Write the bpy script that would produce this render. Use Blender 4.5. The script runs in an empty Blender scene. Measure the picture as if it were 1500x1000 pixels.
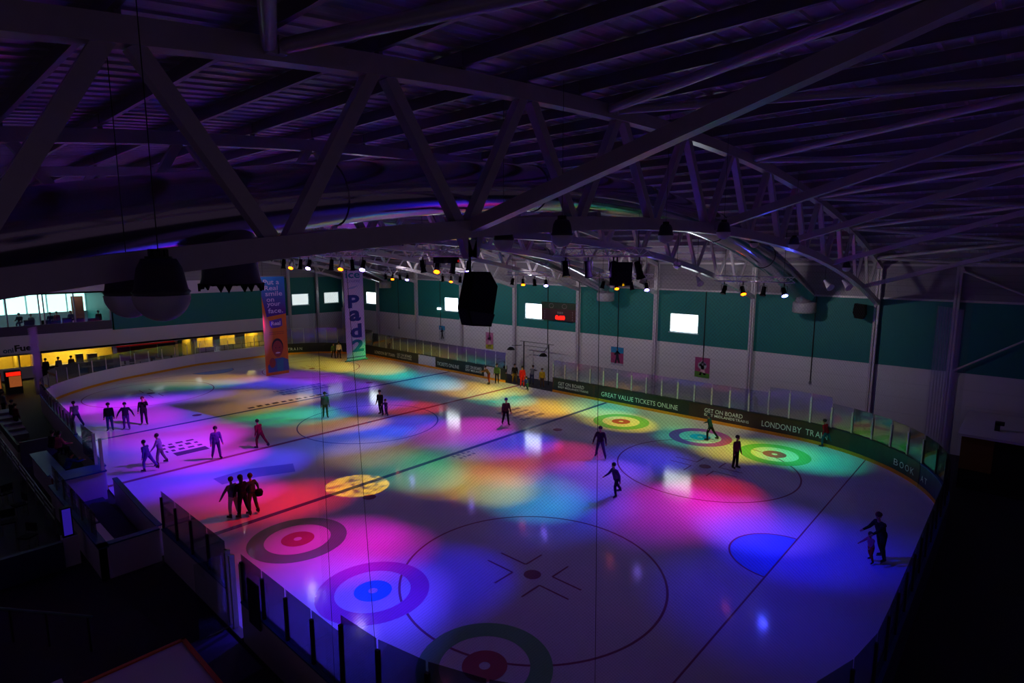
import bpy, bmesh, math, random
import numpy as np
from mathutils import Vector, Matrix
random.seed(7)
PI = math.pi
SC = bpy.context.scene
COL = SC.collection

# ------------------------------------------------------------------ camera
CAM = np.array([-1.93, 21.26, 10.83]); FPX = 848.0
YAW, PIT = math.radians(-47.92), math.radians(8.317)
FW = np.array([math.cos(YAW)*math.cos(PIT), math.sin(YAW)*math.cos(PIT), -math.sin(PIT)])
RT = np.array([math.sin(YAW), -math.cos(YAW), 0.0]); UP = np.cross(RT, FW)
cd = bpy.data.cameras.new('camera'); cam = bpy.data.objects.new('camera', cd); COL.objects.link(cam)
cd.sensor_width = 36.0; cd.lens = FPX/1500*36; cd.clip_start = .05; cd.clip_end = 300
M = Matrix(((RT[0], UP[0], -FW[0], CAM[0]), (RT[1], UP[1], -FW[1], CAM[1]), (RT[2], UP[2], -FW[2], CAM[2]), (0, 0, 0, 1)))
cam.matrix_world = M
SC.camera = cam
def on(px, py, **k):
    """where the sight line through a point of the photograph meets a plane of the hall"""
    d = FW*FPX + (px-750)*RT - (py-500)*UP
    a, v = list(k.items())[0]; i = 'xyz'.index(a)
    return Vector(CAM + d*((v-CAM[i])/d[i]))

# ------------------------------------------------------------------ materials
def lin(c):
    return tuple((v/12.92 if v <= .04045 else ((v+.055)/1.055)**2.4) for v in c)
MATS = {}
def mat(name, c, rough=.6, metal=0., emit=None, es=0., var=.12, scale=6., bump=0., spec=.5):
    if name in MATS: return MATS[name]
    m = bpy.data.materials.new(name); m.use_nodes = True; nt = m.node_tree; N = nt.nodes; L = nt.links
    b = N['Principled BSDF']; c = lin(c)
    b.inputs['Roughness'].default_value = rough; b.inputs['Metallic'].default_value = metal
    b.inputs['Specular IOR Level'].default_value = spec
    tc = N.new('ShaderNodeTexCoord'); no = N.new('ShaderNodeTexNoise'); no.inputs['Scale'].default_value = scale
    no.inputs['Detail'].default_value = 4
    L.new(tc.outputs['Object'], no.inputs['Vector'])
    mx = N.new('ShaderNodeMix'); mx.data_type = 'RGBA'
    mx.inputs[6].default_value = (*[v*(1-var) for v in c], 1); mx.inputs[7].default_value = (*[min(1, v*(1+var)) for v in c], 1)
    L.new(no.outputs['Fac'], mx.inputs[0]); L.new(mx.outputs[2], b.inputs['Base Color'])
    if bump:
        bp = N.new('ShaderNodeBump'); bp.inputs['Strength'].default_value = bump; bp.inputs['Distance'].default_value = .02
        L.new(no.outputs['Fac'], bp.inputs['Height']); L.new(bp.outputs['Normal'], b.inputs['Normal'])
    if emit:
        b.inputs['Emission Color'].default_value = (*lin(emit), 1); b.inputs['Emission Strength'].default_value = es
    MATS[name] = m
    return m
def glass(name, tint=(.9, .95, .95), refl=.10, rough=.05):
    if name in MATS: return MATS[name]
    m = bpy.data.materials.new(name); m.use_nodes = True; nt = m.node_tree; N = nt.nodes; L = nt.links
    N.remove(N['Principled BSDF']); out = N['Material Output']
    t = N.new('ShaderNodeBsdfTransparent'); t.inputs[0].default_value = (*tint, 1)
    g = N.new('ShaderNodeBsdfGlossy'); g.inputs['Roughness'].default_value = rough
    lw = N.new('ShaderNodeLayerWeight'); lw.inputs['Blend'].default_value = .35
    mr = N.new('ShaderNodeMapRange'); mr.inputs[3].default_value = refl*.5; mr.inputs[4].default_value = min(.9, refl*5)
    L.new(lw.outputs['Fresnel'], mr.inputs[0])
    mx = N.new('ShaderNodeMixShader'); L.new(mr.outputs[0], mx.inputs[0]); L.new(t.outputs[0], mx.inputs[1]); L.new(g.outputs[0], mx.inputs[2])
    L.new(mx.outputs[0], out.inputs[0]); MATS[name] = m
    return m
def netting(name, cell=.045, thread=.07, col=(.06, .055, .07)):
    m = bpy.data.materials.new(name); m.use_nodes = True; nt = m.node_tree; N = nt.nodes; L = nt.links
    b = N['Principled BSDF']; out = N['Material Output']
    b.inputs['Base Color'].default_value = (*col, 1); b.inputs['Roughness'].default_value = .8
    uv = N.new('ShaderNodeUVMap'); sp = N.new('ShaderNodeSeparateXYZ'); L.new(uv.outputs[0], sp.inputs[0])
    def math_(op, a, bb):
        n = N.new('ShaderNodeMath'); n.operation = op
        for i, v in enumerate((a, bb)):
            if isinstance(v, (int, float)): n.inputs[i].default_value = v
            elif v is not None: L.new(v, n.inputs[i])
        return n.outputs[0]
    f = []
    for op in ('ADD', 'SUBTRACT'):
        s = math_(op, sp.outputs[0], sp.outputs[1]); s = math_('DIVIDE', s, cell*1.414); s = math_('FRACT', s, None)
        f.append(math_('LESS_THAN', s, thread))
    k = math_('MAXIMUM', f[0], f[1])
    t = N.new('ShaderNodeBsdfTransparent'); mx = N.new('ShaderNodeMixShader')
    L.new(k, mx.inputs[0]); L.new(t.outputs[0], mx.inputs[1]); L.new(b.outputs[0], mx.inputs[2]); L.new(mx.outputs[0], out.inputs[0])
    return m
def ice_mat(name, c):
    m = bpy.data.materials.new(name); m.use_nodes = True; nt = m.node_tree; N = nt.nodes; L = nt.links
    b = N['Principled BSDF']; c = lin(c)
    tc = N.new('ShaderNodeTexCoord')
    n1 = N.new('ShaderNodeTexNoise'); n1.inputs['Scale'].default_value = .8; n1.inputs['Detail'].default_value = 6
    mp = N.new('ShaderNodeMapping'); mp.inputs['Scale'].default_value = (1, .35, 1); L.new(tc.outputs['Object'], mp.inputs[0])
    n2 = N.new('ShaderNodeTexNoise'); n2.inputs['Scale'].default_value = 9; n2.inputs['Detail'].default_value = 5
    L.new(tc.outputs['Object'], n1.inputs['Vector']); L.new(mp.outputs[0], n2.inputs['Vector'])
    mx = N.new('ShaderNodeMix'); mx.data_type = 'RGBA'
    mx.inputs[6].default_value = (*[v*.9 for v in c], 1); mx.inputs[7].default_value = (*[min(1, v*1.05) for v in c], 1)
    L.new(n1.outputs['Fac'], mx.inputs[0]); L.new(mx.outputs[2], b.inputs['Base Color'])
    mr = N.new('ShaderNodeMapRange'); mr.inputs[3].default_value = .04; mr.inputs[4].default_value = .17
    L.new(n2.outputs['Fac'], mr.inputs[0]); L.new(mr.outputs[0], b.inputs['Roughness'])
    bp = N.new('ShaderNodeBump'); bp.inputs['Strength'].default_value = .06; bp.inputs['Distance'].default_value = .02
    L.new(n2.outputs['Fac'], bp.inputs['Height']); L.new(bp.outputs['Normal'], b.inputs['Normal'])
    b.inputs['IOR'].default_value = 1.31
    return m
def stripes(name, c, axis=0, period=.35, rough=.5, depth=.5, metal=0., dark=.75):
    """sheet cladding with pressed ribs"""
    m = bpy.data.materials.new(name); m.use_nodes = True; nt = m.node_tree; N = nt.nodes; L = nt.links
    b = N['Principled BSDF']; c = lin(c); b.inputs['Roughness'].default_value = rough; b.inputs['Metallic'].default_value = metal
    tc = N.new('ShaderNodeTexCoord'); w = N.new('ShaderNodeTexWave'); w.bands_direction = 'XYZ'[axis]
    w.inputs['Scale'].default_value = .314/period; w.wave_profile = 'SAW'
    L.new(tc.outputs['Object'], w.inputs['Vector'])
    cr = N.new('ShaderNodeValToRGB'); cr.color_ramp.elements[0].position = .06; cr.color_ramp.elements[1].position = .12
    cr.color_ramp.elements[0].color = (*[v*dark for v in c], 1); cr.color_ramp.elements[1].color = (*c, 1)
    L.new(w.outputs['Fac'], cr.inputs[0]); L.new(cr.outputs[0], b.inputs['Base Color'])
    bp = N.new('ShaderNodeBump'); bp.inputs['Strength'].default_value = depth; bp.inputs['Distance'].default_value = .04
    L.new(cr.outputs[0], bp.inputs['Height']); L.new(bp.outputs['Normal'], b.inputs['Normal'])
    return m
def gradient(name, c0, c1, z0, z1):
    """printed colour fade running up a banner"""
    m = bpy.data.materials.new(name); m.use_nodes = True; nt = m.node_tree; N = nt.nodes; L = nt.links
    b = N['Principled BSDF']; b.inputs['Roughness'].default_value = .6
    tc = N.new('ShaderNodeTexCoord'); sp = N.new('ShaderNodeSeparateXYZ'); L.new(tc.outputs['Object'], sp.inputs[0])
    mr = N.new('ShaderNodeMapRange'); mr.inputs[1].default_value = z0; mr.inputs[2].default_value = z1; L.new(sp.outputs[2], mr.inputs[0])
    mx = N.new('ShaderNodeMix'); mx.data_type = 'RGBA'; mx.inputs[6].default_value = (*lin(c0), 1); mx.inputs[7].default_value = (*lin(c1), 1)
    L.new(mr.outputs[0], mx.inputs[0]); L.new(mx.outputs[2], b.inputs['Base Color'])
    return m

STEEL = mat('white_painted_steel', (.74, .70, .75), .27, spec=.9); BARM = mat('lighting_bar_aluminium', (.90, .86, .92), .35, .3)
STEEL_D = mat('grey_galvanised_steel', (.5, .49, .52), .4, .3)
PURL = mat('purlin_steel', (.54, .50, .57), .4, .3)
DUCT = mat('galvanised_duct', (.70, .66, .72), .14, .9, var=.06, scale=3)
BLACK = mat('black_plastic', (.06, .06, .07), .5)
MATTE = mat('black_cloth', (.035, .03, .045), .8, spec=.2)
TEAL = mat('teal_cladding', (.012, .42, .41), .6, var=.05, scale=1)
WHITEW = stripes('white_blockwork', (.78, .76, .80), 2, .9, .7, .15, dark=.93)
GREYC = stripes('grey_cladding', (.50, .47, .52), 2, .34, .5, .5)
ROOF = stripes('roof_deck', (.70, .64, .74), 0, .42, .45, .3, .1, dark=1.25)
PLAIN = mat('plain_white_paint', (.78, .74, .80), .6, var=.04, scale=1)
RUBBER = mat('dark_rubber_floor', (.10, .10, .16), .75, scale=12)
GLASS = glass('rink_glass', (.86, .90, .91), .16)
BOARDW = mat('white_board_plastic', (.80, .76, .84), .35, var=.04)
BOARDD = mat('dark_green_advert_board', (.10, .145, .135), .4, var=.15, scale=1.5)
BOARDB = mat('brown_advert_board', (.24, .16, .12), .4, var=.2, scale=1.5)
KICK = mat('yellow_kickplate', (.85, .56, .05), .4, var=.08)
CAPB = mat('blue_cap_rail', (.06, .22, .55), .4)
CAPD = mat('dark_cap_rail', (.10, .14, .16), .4)
POSTW = mat('pale_post', (.80, .84, .74), .4)
LETTER = mat('pale_lettering', (.90, .98, .90), .5, emit=(.70, .95, .80), es=.0)
ORANGE = mat('orange_capping', (.80, .28, .05), .5)
WOODD = mat('dark_timber', (.22, .13, .09), .6)

# ------------------------------------------------------------------ mesh helper
class MB:
    def __init__(s): s.v = []; s.f = []; s.mi = []; s.m = []; s.sm = []
    def _mi(s, m):
        if m not in s.m: s.m.append(m)
        return s.m.index(m)
    def add(s, vs, fs, m, smooth=False):
        o = len(s.v); s.v += [tuple(v) for v in vs]; k = s._mi(m)
        for f in fs: s.f.append([i+o for i in f]); s.mi.append(k); s.sm.append(smooth)
        return s
    def box(s, a, b, m):
        (x0, y0, z0), (x1, y1, z1) = a, b
        x0, x1 = sorted((x0, x1)); y0, y1 = sorted((y0, y1)); z0, z1 = sorted((z0, z1))
        return s.add([(x0,y0,z0),(x1,y0,z0),(x1,y1,z0),(x0,y1,z0),(x0,y0,z1),(x1,y0,z1),(x1,y1,z1),(x0,y1,z1)],
                     [(3,2,1,0),(4,5,6,7),(0,1,5,4),(1,2,6,5),(2,3,7,6),(3,0,4,7)], m)
    def bar(s, p, q, w, h, m, up=(0, 0, 1)):
        p, q, up = Vector(p), Vector(q), Vector(up); d = (q-p).normalized()
        if abs(d.dot(up)) > .98: up = Vector((1, 0, 0))
        r = d.cross(up).normalized()*w/2; u = r.cross(d).normalized()*h/2
        v = [p-r-u, p+r-u, p+r+u, p-r+u, q-r-u, q+r-u, q+r+u, q-r+u]
        return s.add(v, [(0,1,2,3),(7,6,5,4),(1,0,4,5),(2,1,5,6),(3,2,6,7),(0,3,7,4)], m)
    def tube(s, pts, r, m, n=10, caps=True):
        pts = [Vector(p) for p in pts]; k = len(pts); vs = []; fs = []
        rr = r if isinstance(r, (list, tuple)) else [r]*k
        ref = None
        for i, p in enumerate(pts):
            d = (pts[min(i+1, k-1)]-pts[max(i-1, 0)]).normalized()
            if ref is None: ref = Vector((0, 0, 1)) if abs(d.z) < .9 else Vector((1, 0, 0))
            a = d.cross(ref).normalized(); b = a.cross(d).normalized(); ref = b
            for j in range(n):
                t = 2*PI*j/n; vs.append(p+(a*math.cos(t)+b*math.sin(t))*rr[i])
        for i in range(k-1):
            for j in range(n):
                fs.append((i*n+j, i*n+(j+1) % n, (i+1)*n+(j+1) % n, (i+1)*n+j))
        s.add(vs, fs, m, True)
        if caps:
            s.add(vs[:n], [list(range(n))], m); s.add(vs[-n:], [list(range(n))[::-1]], m)
        return s
    def lathe(s, prof, c, m, n=20, axis='z'):
        vs = []; fs = []
        for r, h in prof:
            for j in range(n):
                t = 2*PI*j/n
                a = (r*math.cos(t), r*math.sin(t), h)
                if axis == 'x': a = (h, r*math.cos(t), r*math.sin(t))
                vs.append((c[0]+a[0], c[1]+a[1], c[2]+a[2]))
        for i in range(len(prof)-1):
            for j in range(n):
                fs.append((i*n+j, i*n+(j+1) % n, (i+1)*n+(j+1) % n, (i+1)*n+j))
        return s.add(vs, fs, m, True)
    def prism(s, poly, o, ux, uy, un, t, m):
        """outline in the plane ux, uy at o, pushed out along un by t"""
        o, ux, uy, un = Vector(o), Vector(ux), Vector(uy), Vector(un); n = len(poly)
        vs = [o+ux*a+uy*b for a, b in poly] + [o+ux*a+uy*b+un*t for a, b in poly]
        fs = [list(range(n))[::-1], list(range(n, 2*n))] + [(i, (i+1) % n, n+(i+1) % n, n+i) for i in range(n)]
        return s.add(vs, fs, m)
    def build(s, name, parent=None, origin=(0, 0, 0)):
        me = bpy.data.meshes.new(name); o = Vector(origin)
        me.from_pydata([tuple(Vector(v)-o) for v in s.v], [], s.f)
        for m in s.m: me.materials.append(m)
        me.polygons.foreach_set('material_index', s.mi); me.polygons.foreach_set('use_smooth', s.sm)
        bm = bmesh.new(); bm.from_mesh(me); bmesh.ops.recalc_face_normals(bm, faces=bm.faces); bm.to_mesh(me); bm.free()
        ob = bpy.data.objects.new(name, me); COL.objects.link(ob)
        if parent is not None:
            ob.parent = parent; ob.location = o - Vector(LOC.get(parent.name, (0, 0, 0)))
        else: ob.location = o
        LOC[ob.name] = tuple(o)
        return ob
LOC = {}
def tag(o, label, cat, group=None):
    o['label'] = label; o['category'] = cat
    if group: o['group'] = group
    return o
def thing(name, label, cat, loc=(0, 0, 0), group=None):
    o = bpy.data.objects.new(name, None); COL.objects.link(o); o.location = loc; LOC[o.name] = tuple(loc)
    o.empty_display_size = .2
    return tag(o, label, cat, group)
def struct(o): o['kind'] = 'structure'; return o
def text_mesh(body, height=1., extrude=.004, bold=0., align='LEFT', width=None, spacing=1., line=1.):
    cu = bpy.data.curves.new('lettering', 'FONT'); cu.body = body; cu.size = 1; cu.extrude = 0; cu.offset = bold
    cu.align_x = align; cu.space_character = spacing; cu.space_line = line; cu.resolution_u = 3
    ob = bpy.data.objects.new('lettering', cu); COL.objects.link(ob)
    dg = bpy.context.evaluated_depsgraph_get(); dg.update()
    me = bpy.data.meshes.new_from_object(ob.evaluated_get(dg)); bpy.data.objects.remove(ob); bpy.data.curves.remove(cu)
    co = np.zeros(len(me.vertices)*3); me.vertices.foreach_get('co', co); co = co.reshape(-1, 3)
    lo, hi = co.min(0), co.max(0); sy = height/(hi[1]-lo[1]); sx = sy if width is None else width/(hi[0]-lo[0])
    co[:, 0] = (co[:, 0]-lo[0])*sx; co[:, 1] = (co[:, 1]-lo[1])*sy
    me.vertices.foreach_set('co', co.ravel()); me.update()
    return me, (hi[0]-lo[0])*sx
def sign(body, o, ux, uy, m, height, parent, name='lettering', width=None, bold=0., extrude=None, **k):
    """letters lying on a surface: lower left corner o, reading along ux, upright along uy"""
    me, w = text_mesh(body, height, width=width, bold=bold, **k)
    me.materials.append(m); ob = bpy.data.objects.new(name, me); COL.objects.link(ob)
    ux, uy = Vector(ux).normalized(), Vector(uy).normalized(); n = ux.cross(uy)
    p = Vector(LOC.get(parent.name, (0, 0, 0))) if parent is not None else Vector()
    ob.parent = parent; q = Vector(o)+n*.006-p
    ob.matrix_local = Matrix(((ux.x, uy.x, n.x, q.x), (ux.y, uy.y, n.y, q.y), (ux.z, uy.z, n.z, q.z), (0, 0, 0, 1)))
    return ob
def ordinal(i): return ['first','second','third','fourth','fifth','sixth','seventh','eighth','ninth','tenth','eleventh','twelfth'][i]

# ------------------------------------------------------------------ rink outline
RL, RW, RR = 60., 15., 8.5
ARC = RR*PI/2
def rp(s, off=0.):
    """as rp0, with the left side and the far end running slightly out of square as in the hall"""
    p, n = rp0(s, off); x, y = p.x, p.y
    if y > 0: p.x = x-.3*y*min(1, max(0, (x-45)/15)); p.y = y-.04*max(0, x-22)*min(1, y/15)
    return p, n
def rp0(s, off=0.):
    """point at arc length s round the rink (0 = start of the far long side near the camera) and outward normal"""
    s = s % (2*(43+13)+4*ARC)
    seq = [(43, (8.5, -15), (1, 0)), (ARC, (51.5, -6.5), -PI/2), (13, (60, -6.5), (0, 1)), (ARC, (51.5, 6.5), 0.),
           (43, (51.5, 15), (-1, 0)), (ARC, (8.5, 6.5), PI/2), (13, (0, 6.5), (0, -1)), (ARC, (8.5, -6.5), PI)]
    for ln, c, d in seq:
        if s <= ln:
            if isinstance(d, tuple):
                n = (d[1], -d[0]); return Vector((c[0]+d[0]*s+n[0]*off, c[1]+d[1]*s+n[1]*off, 0)), Vector((n[0], n[1], 0))
            a = d+s/RR; n = (math.cos(a), math.sin(a)); return Vector((c[0]+n[0]*(RR+off), c[1]+n[1]*(RR+off), 0)), Vector((n[0], n[1], 0))
        s -= ln
def steps(s0, s1, d=.6):
    n = max(1, math.ceil(abs(s1-s0)/d)); return [s0+(s1-s0)*i/n for i in range(n+1)]
def strip(mb, s0, s1, o0, o1, z0, z1, m, d=.6):
    ss = steps(s0, s1, d); vs = []; fs = []
    for s in ss:
        a, _ = rp(s, o0); b, _ = rp(s, o1)
        vs += [(a.x, a.y, z0), (b.x, b.y, z0), (b.x, b.y, z1), (a.x, a.y, z1)]
    for i in range(len(ss)-1):
        for j in range(4):
            fs.append((i*4+j, i*4+(j+1) % 4, i*4+4+(j+1) % 4, i*4+4+j))
    n = len(vs); fs += [(0, 1, 2, 3), (n-1, n-2, n-3, n-4)]
    return mb.add(vs, fs, m)
S_RIGHT, S_FARR, S_FAR, S_FARL, S_LEFT, S_NEARL, S_NEAR, S_NEARR = 0, 43, 43+ARC, 56+ARC, 56+2*ARC, 99+2*ARC, 99+3*ARC, 112+3*ARC
S_END = 112+4*ARC
def s_right(x): return x-8.5
def s_left(x): return S_LEFT+(51.5-x)

# ------------------------------------------------------------------ ice sheet with painted markings
ICE = ice_mat('ice', (.86, .85, .90)); I_RED = ice_mat('ice_red_paint', (.60, .36, .48)); I_BLUE = ice_mat('ice_blue_paint', (.34, .36, .60))
I_CREASE = ice_mat('ice_crease_blue', (.46, .66, .95)); I_GRN = ice_mat('ice_green_ring', (.46, .72, .52)); I_PUR = ice_mat('ice_purple_ring', (.76, .34, .74))
I_BTN = ice_mat('ice_red_button', (.70, .34, .42)); I_CYAN = ice_mat('ice_cyan_button', (.22, .70, .92)); I_LOGO = ice_mat('ice_dark_logo', (.34, .30, .44))
I_FADE = ice_mat('ice_faded_logo', (.58, .56, .74))
ice = MB()
pts = [rp(s)[0] for s in np.arange(0, S_END, .5)]
ice.add([(p.x, p.y, 0) for p in pts], [list(range(len(pts)))], ICE)
def flat(poly, m, z): ice.add([(x, y, z) for x, y in poly], [list(range(len(poly)))], m)
def rect(x0, y0, x1, y1, m, z=.002): flat([(x0, y0), (x1, y0), (x1, y1), (x0, y1)], m, z)
def ring(cx, cy, r0, r1, m, z=.002, a0=0, a1=2*PI, n=64):
    vs = []; fs = []
    for i in range(n+1):
        a = a0+(a1-a0)*i/n
        vs += [(cx+r0*math.cos(a), cy+r0*math.sin(a), z), (cx+r1*math.cos(a), cy+r1*math.sin(a), z)]
    for i in range(n): fs.append((2*i, 2*i+1, 2*i+3, 2*i+2))
    ice.add(vs, fs, m)
def disc(cx, cy, r, m, z, n=40): flat([(cx+r*math.cos(2*PI*i/n), cy+r*math.sin(2*PI*i/n)) for i in range(n)], m, z)
hx = lambda x: 15. if 8.5 <= x <= 51.5 else 6.5+math.sqrt(RR**2-(8.5-min(x, 60-x))**2)
for x, w, m in ((30, .3, I_RED), (21.2, .3, I_BLUE), (38.8, .3, I_BLUE), (4, .06, I_RED), (56, .06, I_RED)):
    rect(x-w/2, -hx(x)+.02, x+w/2, (hx(x) if x < 50 else 9.3)-max(0, x-22)*.04-.02, m)
ring(30, 0, 4.46, 4.54, I_BLUE, .003); disc(30, 0, .15, I_BLUE, .004)
for gx, sg in ((4, 1), (56, -1)):
    a = 0 if sg > 0 else PI
    ring(gx, 0, .01, 1.8, I_CREASE, .0015, a-PI/2, a+PI/2, 40); ring(gx, 0, 1.77, 1.84, I_RED, .003, a-PI/2, a+PI/2, 40)
for x in (10, 50):
    for y in (-7, 7):
        ring(x, y, 4.46, 4.54, I_RED, .003, n=96); disc(x, y, .3, I_RED, .004)
        for sx in (-1, 1):
            for sy in (-1, 1):
                cx, cy = x+sx*.6, y+sy*.35
                rect(cx, cy-.035, cx+sx*1.2, cy+.035, I_RED, .004); rect(cx-.035, cy, cx+.035, cy+sy*.9, I_RED, .0042)
for x in (19.7, 40.3):
    for y in (-7, 7): disc(x, y, .3, I_RED, .004)
for x, y, k in ((8.05, 11.3, 0), (13.25, 11.25, 1), (18.4, 11.15, 0), (7.95, -11.4, 0), (12.35, -11.6, 1), (17.7, -11.3, 0)):
    ring(x, y, 1.22, 1.83, (I_GRN, I_PUR)[k], .005); ring(x, y, .15, .61, (I_BTN, I_CYAN)[k], .005)
def blocks(x, y, nx, ny, w, h, m, gap=.25):      # worn logo patches: rows of dark strokes that cannot be read
    for j in range(nx):
        yy = y
        while yy < y+ny:
            ww = random.uniform(.25, .6)*w
            rect(x+j*h*1.5, yy, x+j*h*1.5+h*random.uniform(.6, 1), min(yy+ww, y+ny), m, .006); yy += ww+gap*w
rect(32.2, 9.2, 32.9, 10.9, I_LOGO); blocks(33.2, 9.2, 3, 1.9, .7, .45, I_LOGO)
blocks(39.3, -2.5, 1, 6.5, .9, .5, I_LOGO); blocks(41.4, -4.0, 3, 4.2, .9, .5, I_FADE, .1)
flat([(25.2, 7.7), (26.4, 7.2), (27.4, 9.2), (27.3, 10.9), (26.2, 10.9), (25.9, 9.3)], I_FADE, .003)
blocks(22.6, -9.4, 4, 2.3, 1.2, .5, I_FADE, .06); blocks(20.3, -.4, 2, 1.3, .5, .3, I_FADE)
struct(ice.build('floor_ice'))

# ------------------------------------------------------------------ hall shell
fl = MB()
def flbox(x0, y0, x1, y1): fl.box((x0, y0, -.35), (x1, y1, -.06), RUBBER)
flbox(-9, -18.4, 70, 33)
struct(fl.build('floor'))
W0 = -18.2
def wall_panel(mb, axis, c, t, a0, a1, z0, z1, m, holes=()):
    """wall slab in the plane axis=c, thickness t outward, with openings (a0,a1,z0,z1)"""
    def bx(p0, p1, q0, q1):
        if p1-p0 < 1e-3 or q1-q0 < 1e-3: return
        if axis == 'y': mb.box((p0, c, q0), (p1, c+t, q1), m)
        else: mb.box((c, p0, q0), (c+t, p1, q1), m)
    x = a0
    for h in sorted(holes):
        bx(x, h[0], z0, z1); bx(h[0], h[1], z0, h[2]); bx(h[0], h[1], h[3], z1); x = h[1]
    bx(x, a1, z0, z1)
WINS = [(40.97, 43.03), (30.0, 32.11), (15.75, 17.95), (54.8, 57.05)]
wr = MB()
wall_panel(wr, 'y', W0, -.3, -9, 62.8, -.3, 4.56, WHITEW)
wall_panel(wr, 'y', W0, -.3, -9, 62.8, 4.56, 8.43, TEAL, [(a, b, 5.36, 6.74) for a, b in WINS])
wall_panel(wr, 'y', W0, -.3, -9, 62.8, 8.43, 10.75, GREYC)
struct(wr.build('wall_right'))
tr = MB(); tr.box((-9, W0, 8.40), (62.5, W0+.06, 8.52), STEEL); tr.box((-9, W0, 10.32), (62.5, W0+.14, 10.44), STEEL)
struct(tr.build('trim_1'))
wf = MB()
FX = 62.5
zr = lambda y: 14.25-.0056*(y-7.3)**2
FW_ = [(-13.84, -11.7, 5.18, 6.52), (-17.86, -15.84, 5.19, 6.54)]
wall_panel(wf, 'x', FX, .3, -18.2, -8.7, -.3, 4.08, PLAIN)
wall_panel(wf, 'x', FX, .3, -18.2, -8.7, 4.08, 8.43, TEAL, FW_)
wall_panel(wf, 'x', FX, .3, -8.7, 6.2, 4.0, 7.1, TEAL)
wall_panel(wf, 'x', FX, .3, -8.7, 24, 2.45, 4.0, PLAIN)
wall_panel(wf, 'x', FX, .3, -8.7, 6.2, 7.1, 8.43, PLAIN)
wall_panel(wf, 'x', FX, .3, 6.2, 24, 7.55, 8.43, PLAIN)
ys = list(np.linspace(-18.2, 24, 24))
for a, b in zip(ys[:-1], ys[1:]): wf.box((FX, a, 8.43), (FX+.3, b, min(zr(a), zr(b))), GREYC)
wf.box((FX, -8.9, 0), (FX+2.8, -8.7, 4.0), PLAIN)
struct(wf.build('wall_far'))
# roof deck
rf = MB(); ry = np.linspace(-18.5, 33, 44)
vs = []
for y in ry: vs += [(-9, y, zr(y)), (63, y, zr(y)), (-9, y, zr(y)+.12), (63, y, zr(y)+.12)]
fs = []
for i in range(len(ry)-1):
    k = 4*i; fs += [(k, k+1, k+5, k+4), (k+2, k+6, k+7, k+3)]
rf.add(vs, fs, ROOF)
for x in np.arange(-8.8, 62.8, .4):
    v_ = []; f_ = []
    for y in ry[::1]: z = zr(y)+.002; v_ += [(x-.05, y, z), (x-.03, y, z-.035), (x+.03, y, z-.035), (x+.05, y, z)]
    for i in range(len(ry)-1):
        for j in range(3): f_.append((i*4+j, i*4+j+1, i*4+5+j, i*4+4+j))
    rf.add(v_, f_, ROOF)
struct(rf.build('ceiling'))
# windows: frame, glazing lit by daylight
DAY = mat('daylit_pane', (.9, .93, .95), .3, emit=(.93, .97, 1.), es=5.5, var=.05, scale=.8)
DAYD = mat('daylit_pane_dusty', (.8, .85, .85), .3, emit=(.80, .84, .84), es=1.1, var=.3, scale=1.2)
FRAMEW = mat('white_window_frame', (.82, .92, .92), .4)
wi = 0
def window(axis, c, a0, a1, z0, z1, pane):
    global wi
    wi += 1; mb = MB(); t = .05; d = -.2 if axis == 'y' else .2
    def bx(p0, p1, q0, q1, m, o0, o1):
        if axis == 'y': mb.box((p0, c+o0, q0), (p1, c+o1, q1), m)
        else: mb.box((c+o0, p0, q0), (c+o1, p1, q1), m)
    bx(a0, a0+t, z0, z1, FRAMEW, 0, d); bx(a1-t, a1, z0, z1, FRAMEW, 0, d)
    bx(a0, a1, z0, z0+t, FRAMEW, 0, d); bx(a0, a1, z1-t, z1, FRAMEW, 0, d)
    o = mb.build('window_%d' % wi); struct(o)
    pb = MB(); mb = pb; bx(a0+t, a1-t, z0+t, z1-t, pane, d*.55, d*.6); pb.build('pane', o)
    sb = MB(); mb = sb; bx(a0-.05, a1+.05, z0-.05, z0, FRAMEW, -d*.35, d*.4); sb.build('sill', o)
for a, b in WINS: window('y', W0, a, b, 5.36, 6.74, DAY)
for a, b, c, d in FW_: window('x', FX, a, b, c, d, DAYD)
# steel columns along the right-hand wall and the far wall
COLX = [4.85+7.1*k for k in range(9)]
def column(x, y, z1, along):
    mb = MB(); w, d, f = .26, .30, .03
    if along == 'y':
        mb.box((x-w/2, y, -.06), (x+w/2, y+f, z1), STEEL); mb.box((x-w/2, y+d-f, -.06), (x+w/2, y+d, z1), STEEL); mb.box((x-.02, y, -.06), (x+.02, y+d, z1), STEEL)
    else:
        mb.box((x, y-w/2, -.06), (x-f, y+w/2, z1), STEEL); mb.box((x-d+f, y-w/2, -.06), (x-d, y+w/2, z1), STEEL); mb.box((x, y-.02, -.06), (x-d, y+.02, z1), STEEL)
    return struct(mb.build('column'))
for x in COLX[:-1]+[61.6]: column(x, W0, zr(W0)-.3, 'y')
column(1.18, W0, zr(W0)-.3, 'y'); column(-2.25, W0, zr(W0)-.3, 'y')
for y in (-11.3, -14.85): column(FX, y, zr(y)-.6, 'x')
# wall bracing in the end bay
g = 'wall bracing of the end bay'
p = [((1.1, W0+.25, 10.1), (-2.2, W0+.25, 8.6)), ((1.1, W0+.25, 4.6), (-2.2, W0+.25, 6.9))]
for (a, b), l in zip(p, ('slim steel wall brace sloping down under the eaves, end bay at the right edge', 'slim steel wall brace rising across the teal band, end bay at the right edge')):
    mb = MB(); mb.tube([a, b], .055, STEEL, 8); mb.box((a[0]-.12, a[1]-.02, a[2]-.12), (a[0]+.06, a[1]+.02, a[2]+.12), STEEL); tag(mb.build('wall_brace', origin=a), l, 'brace', g)
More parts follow.
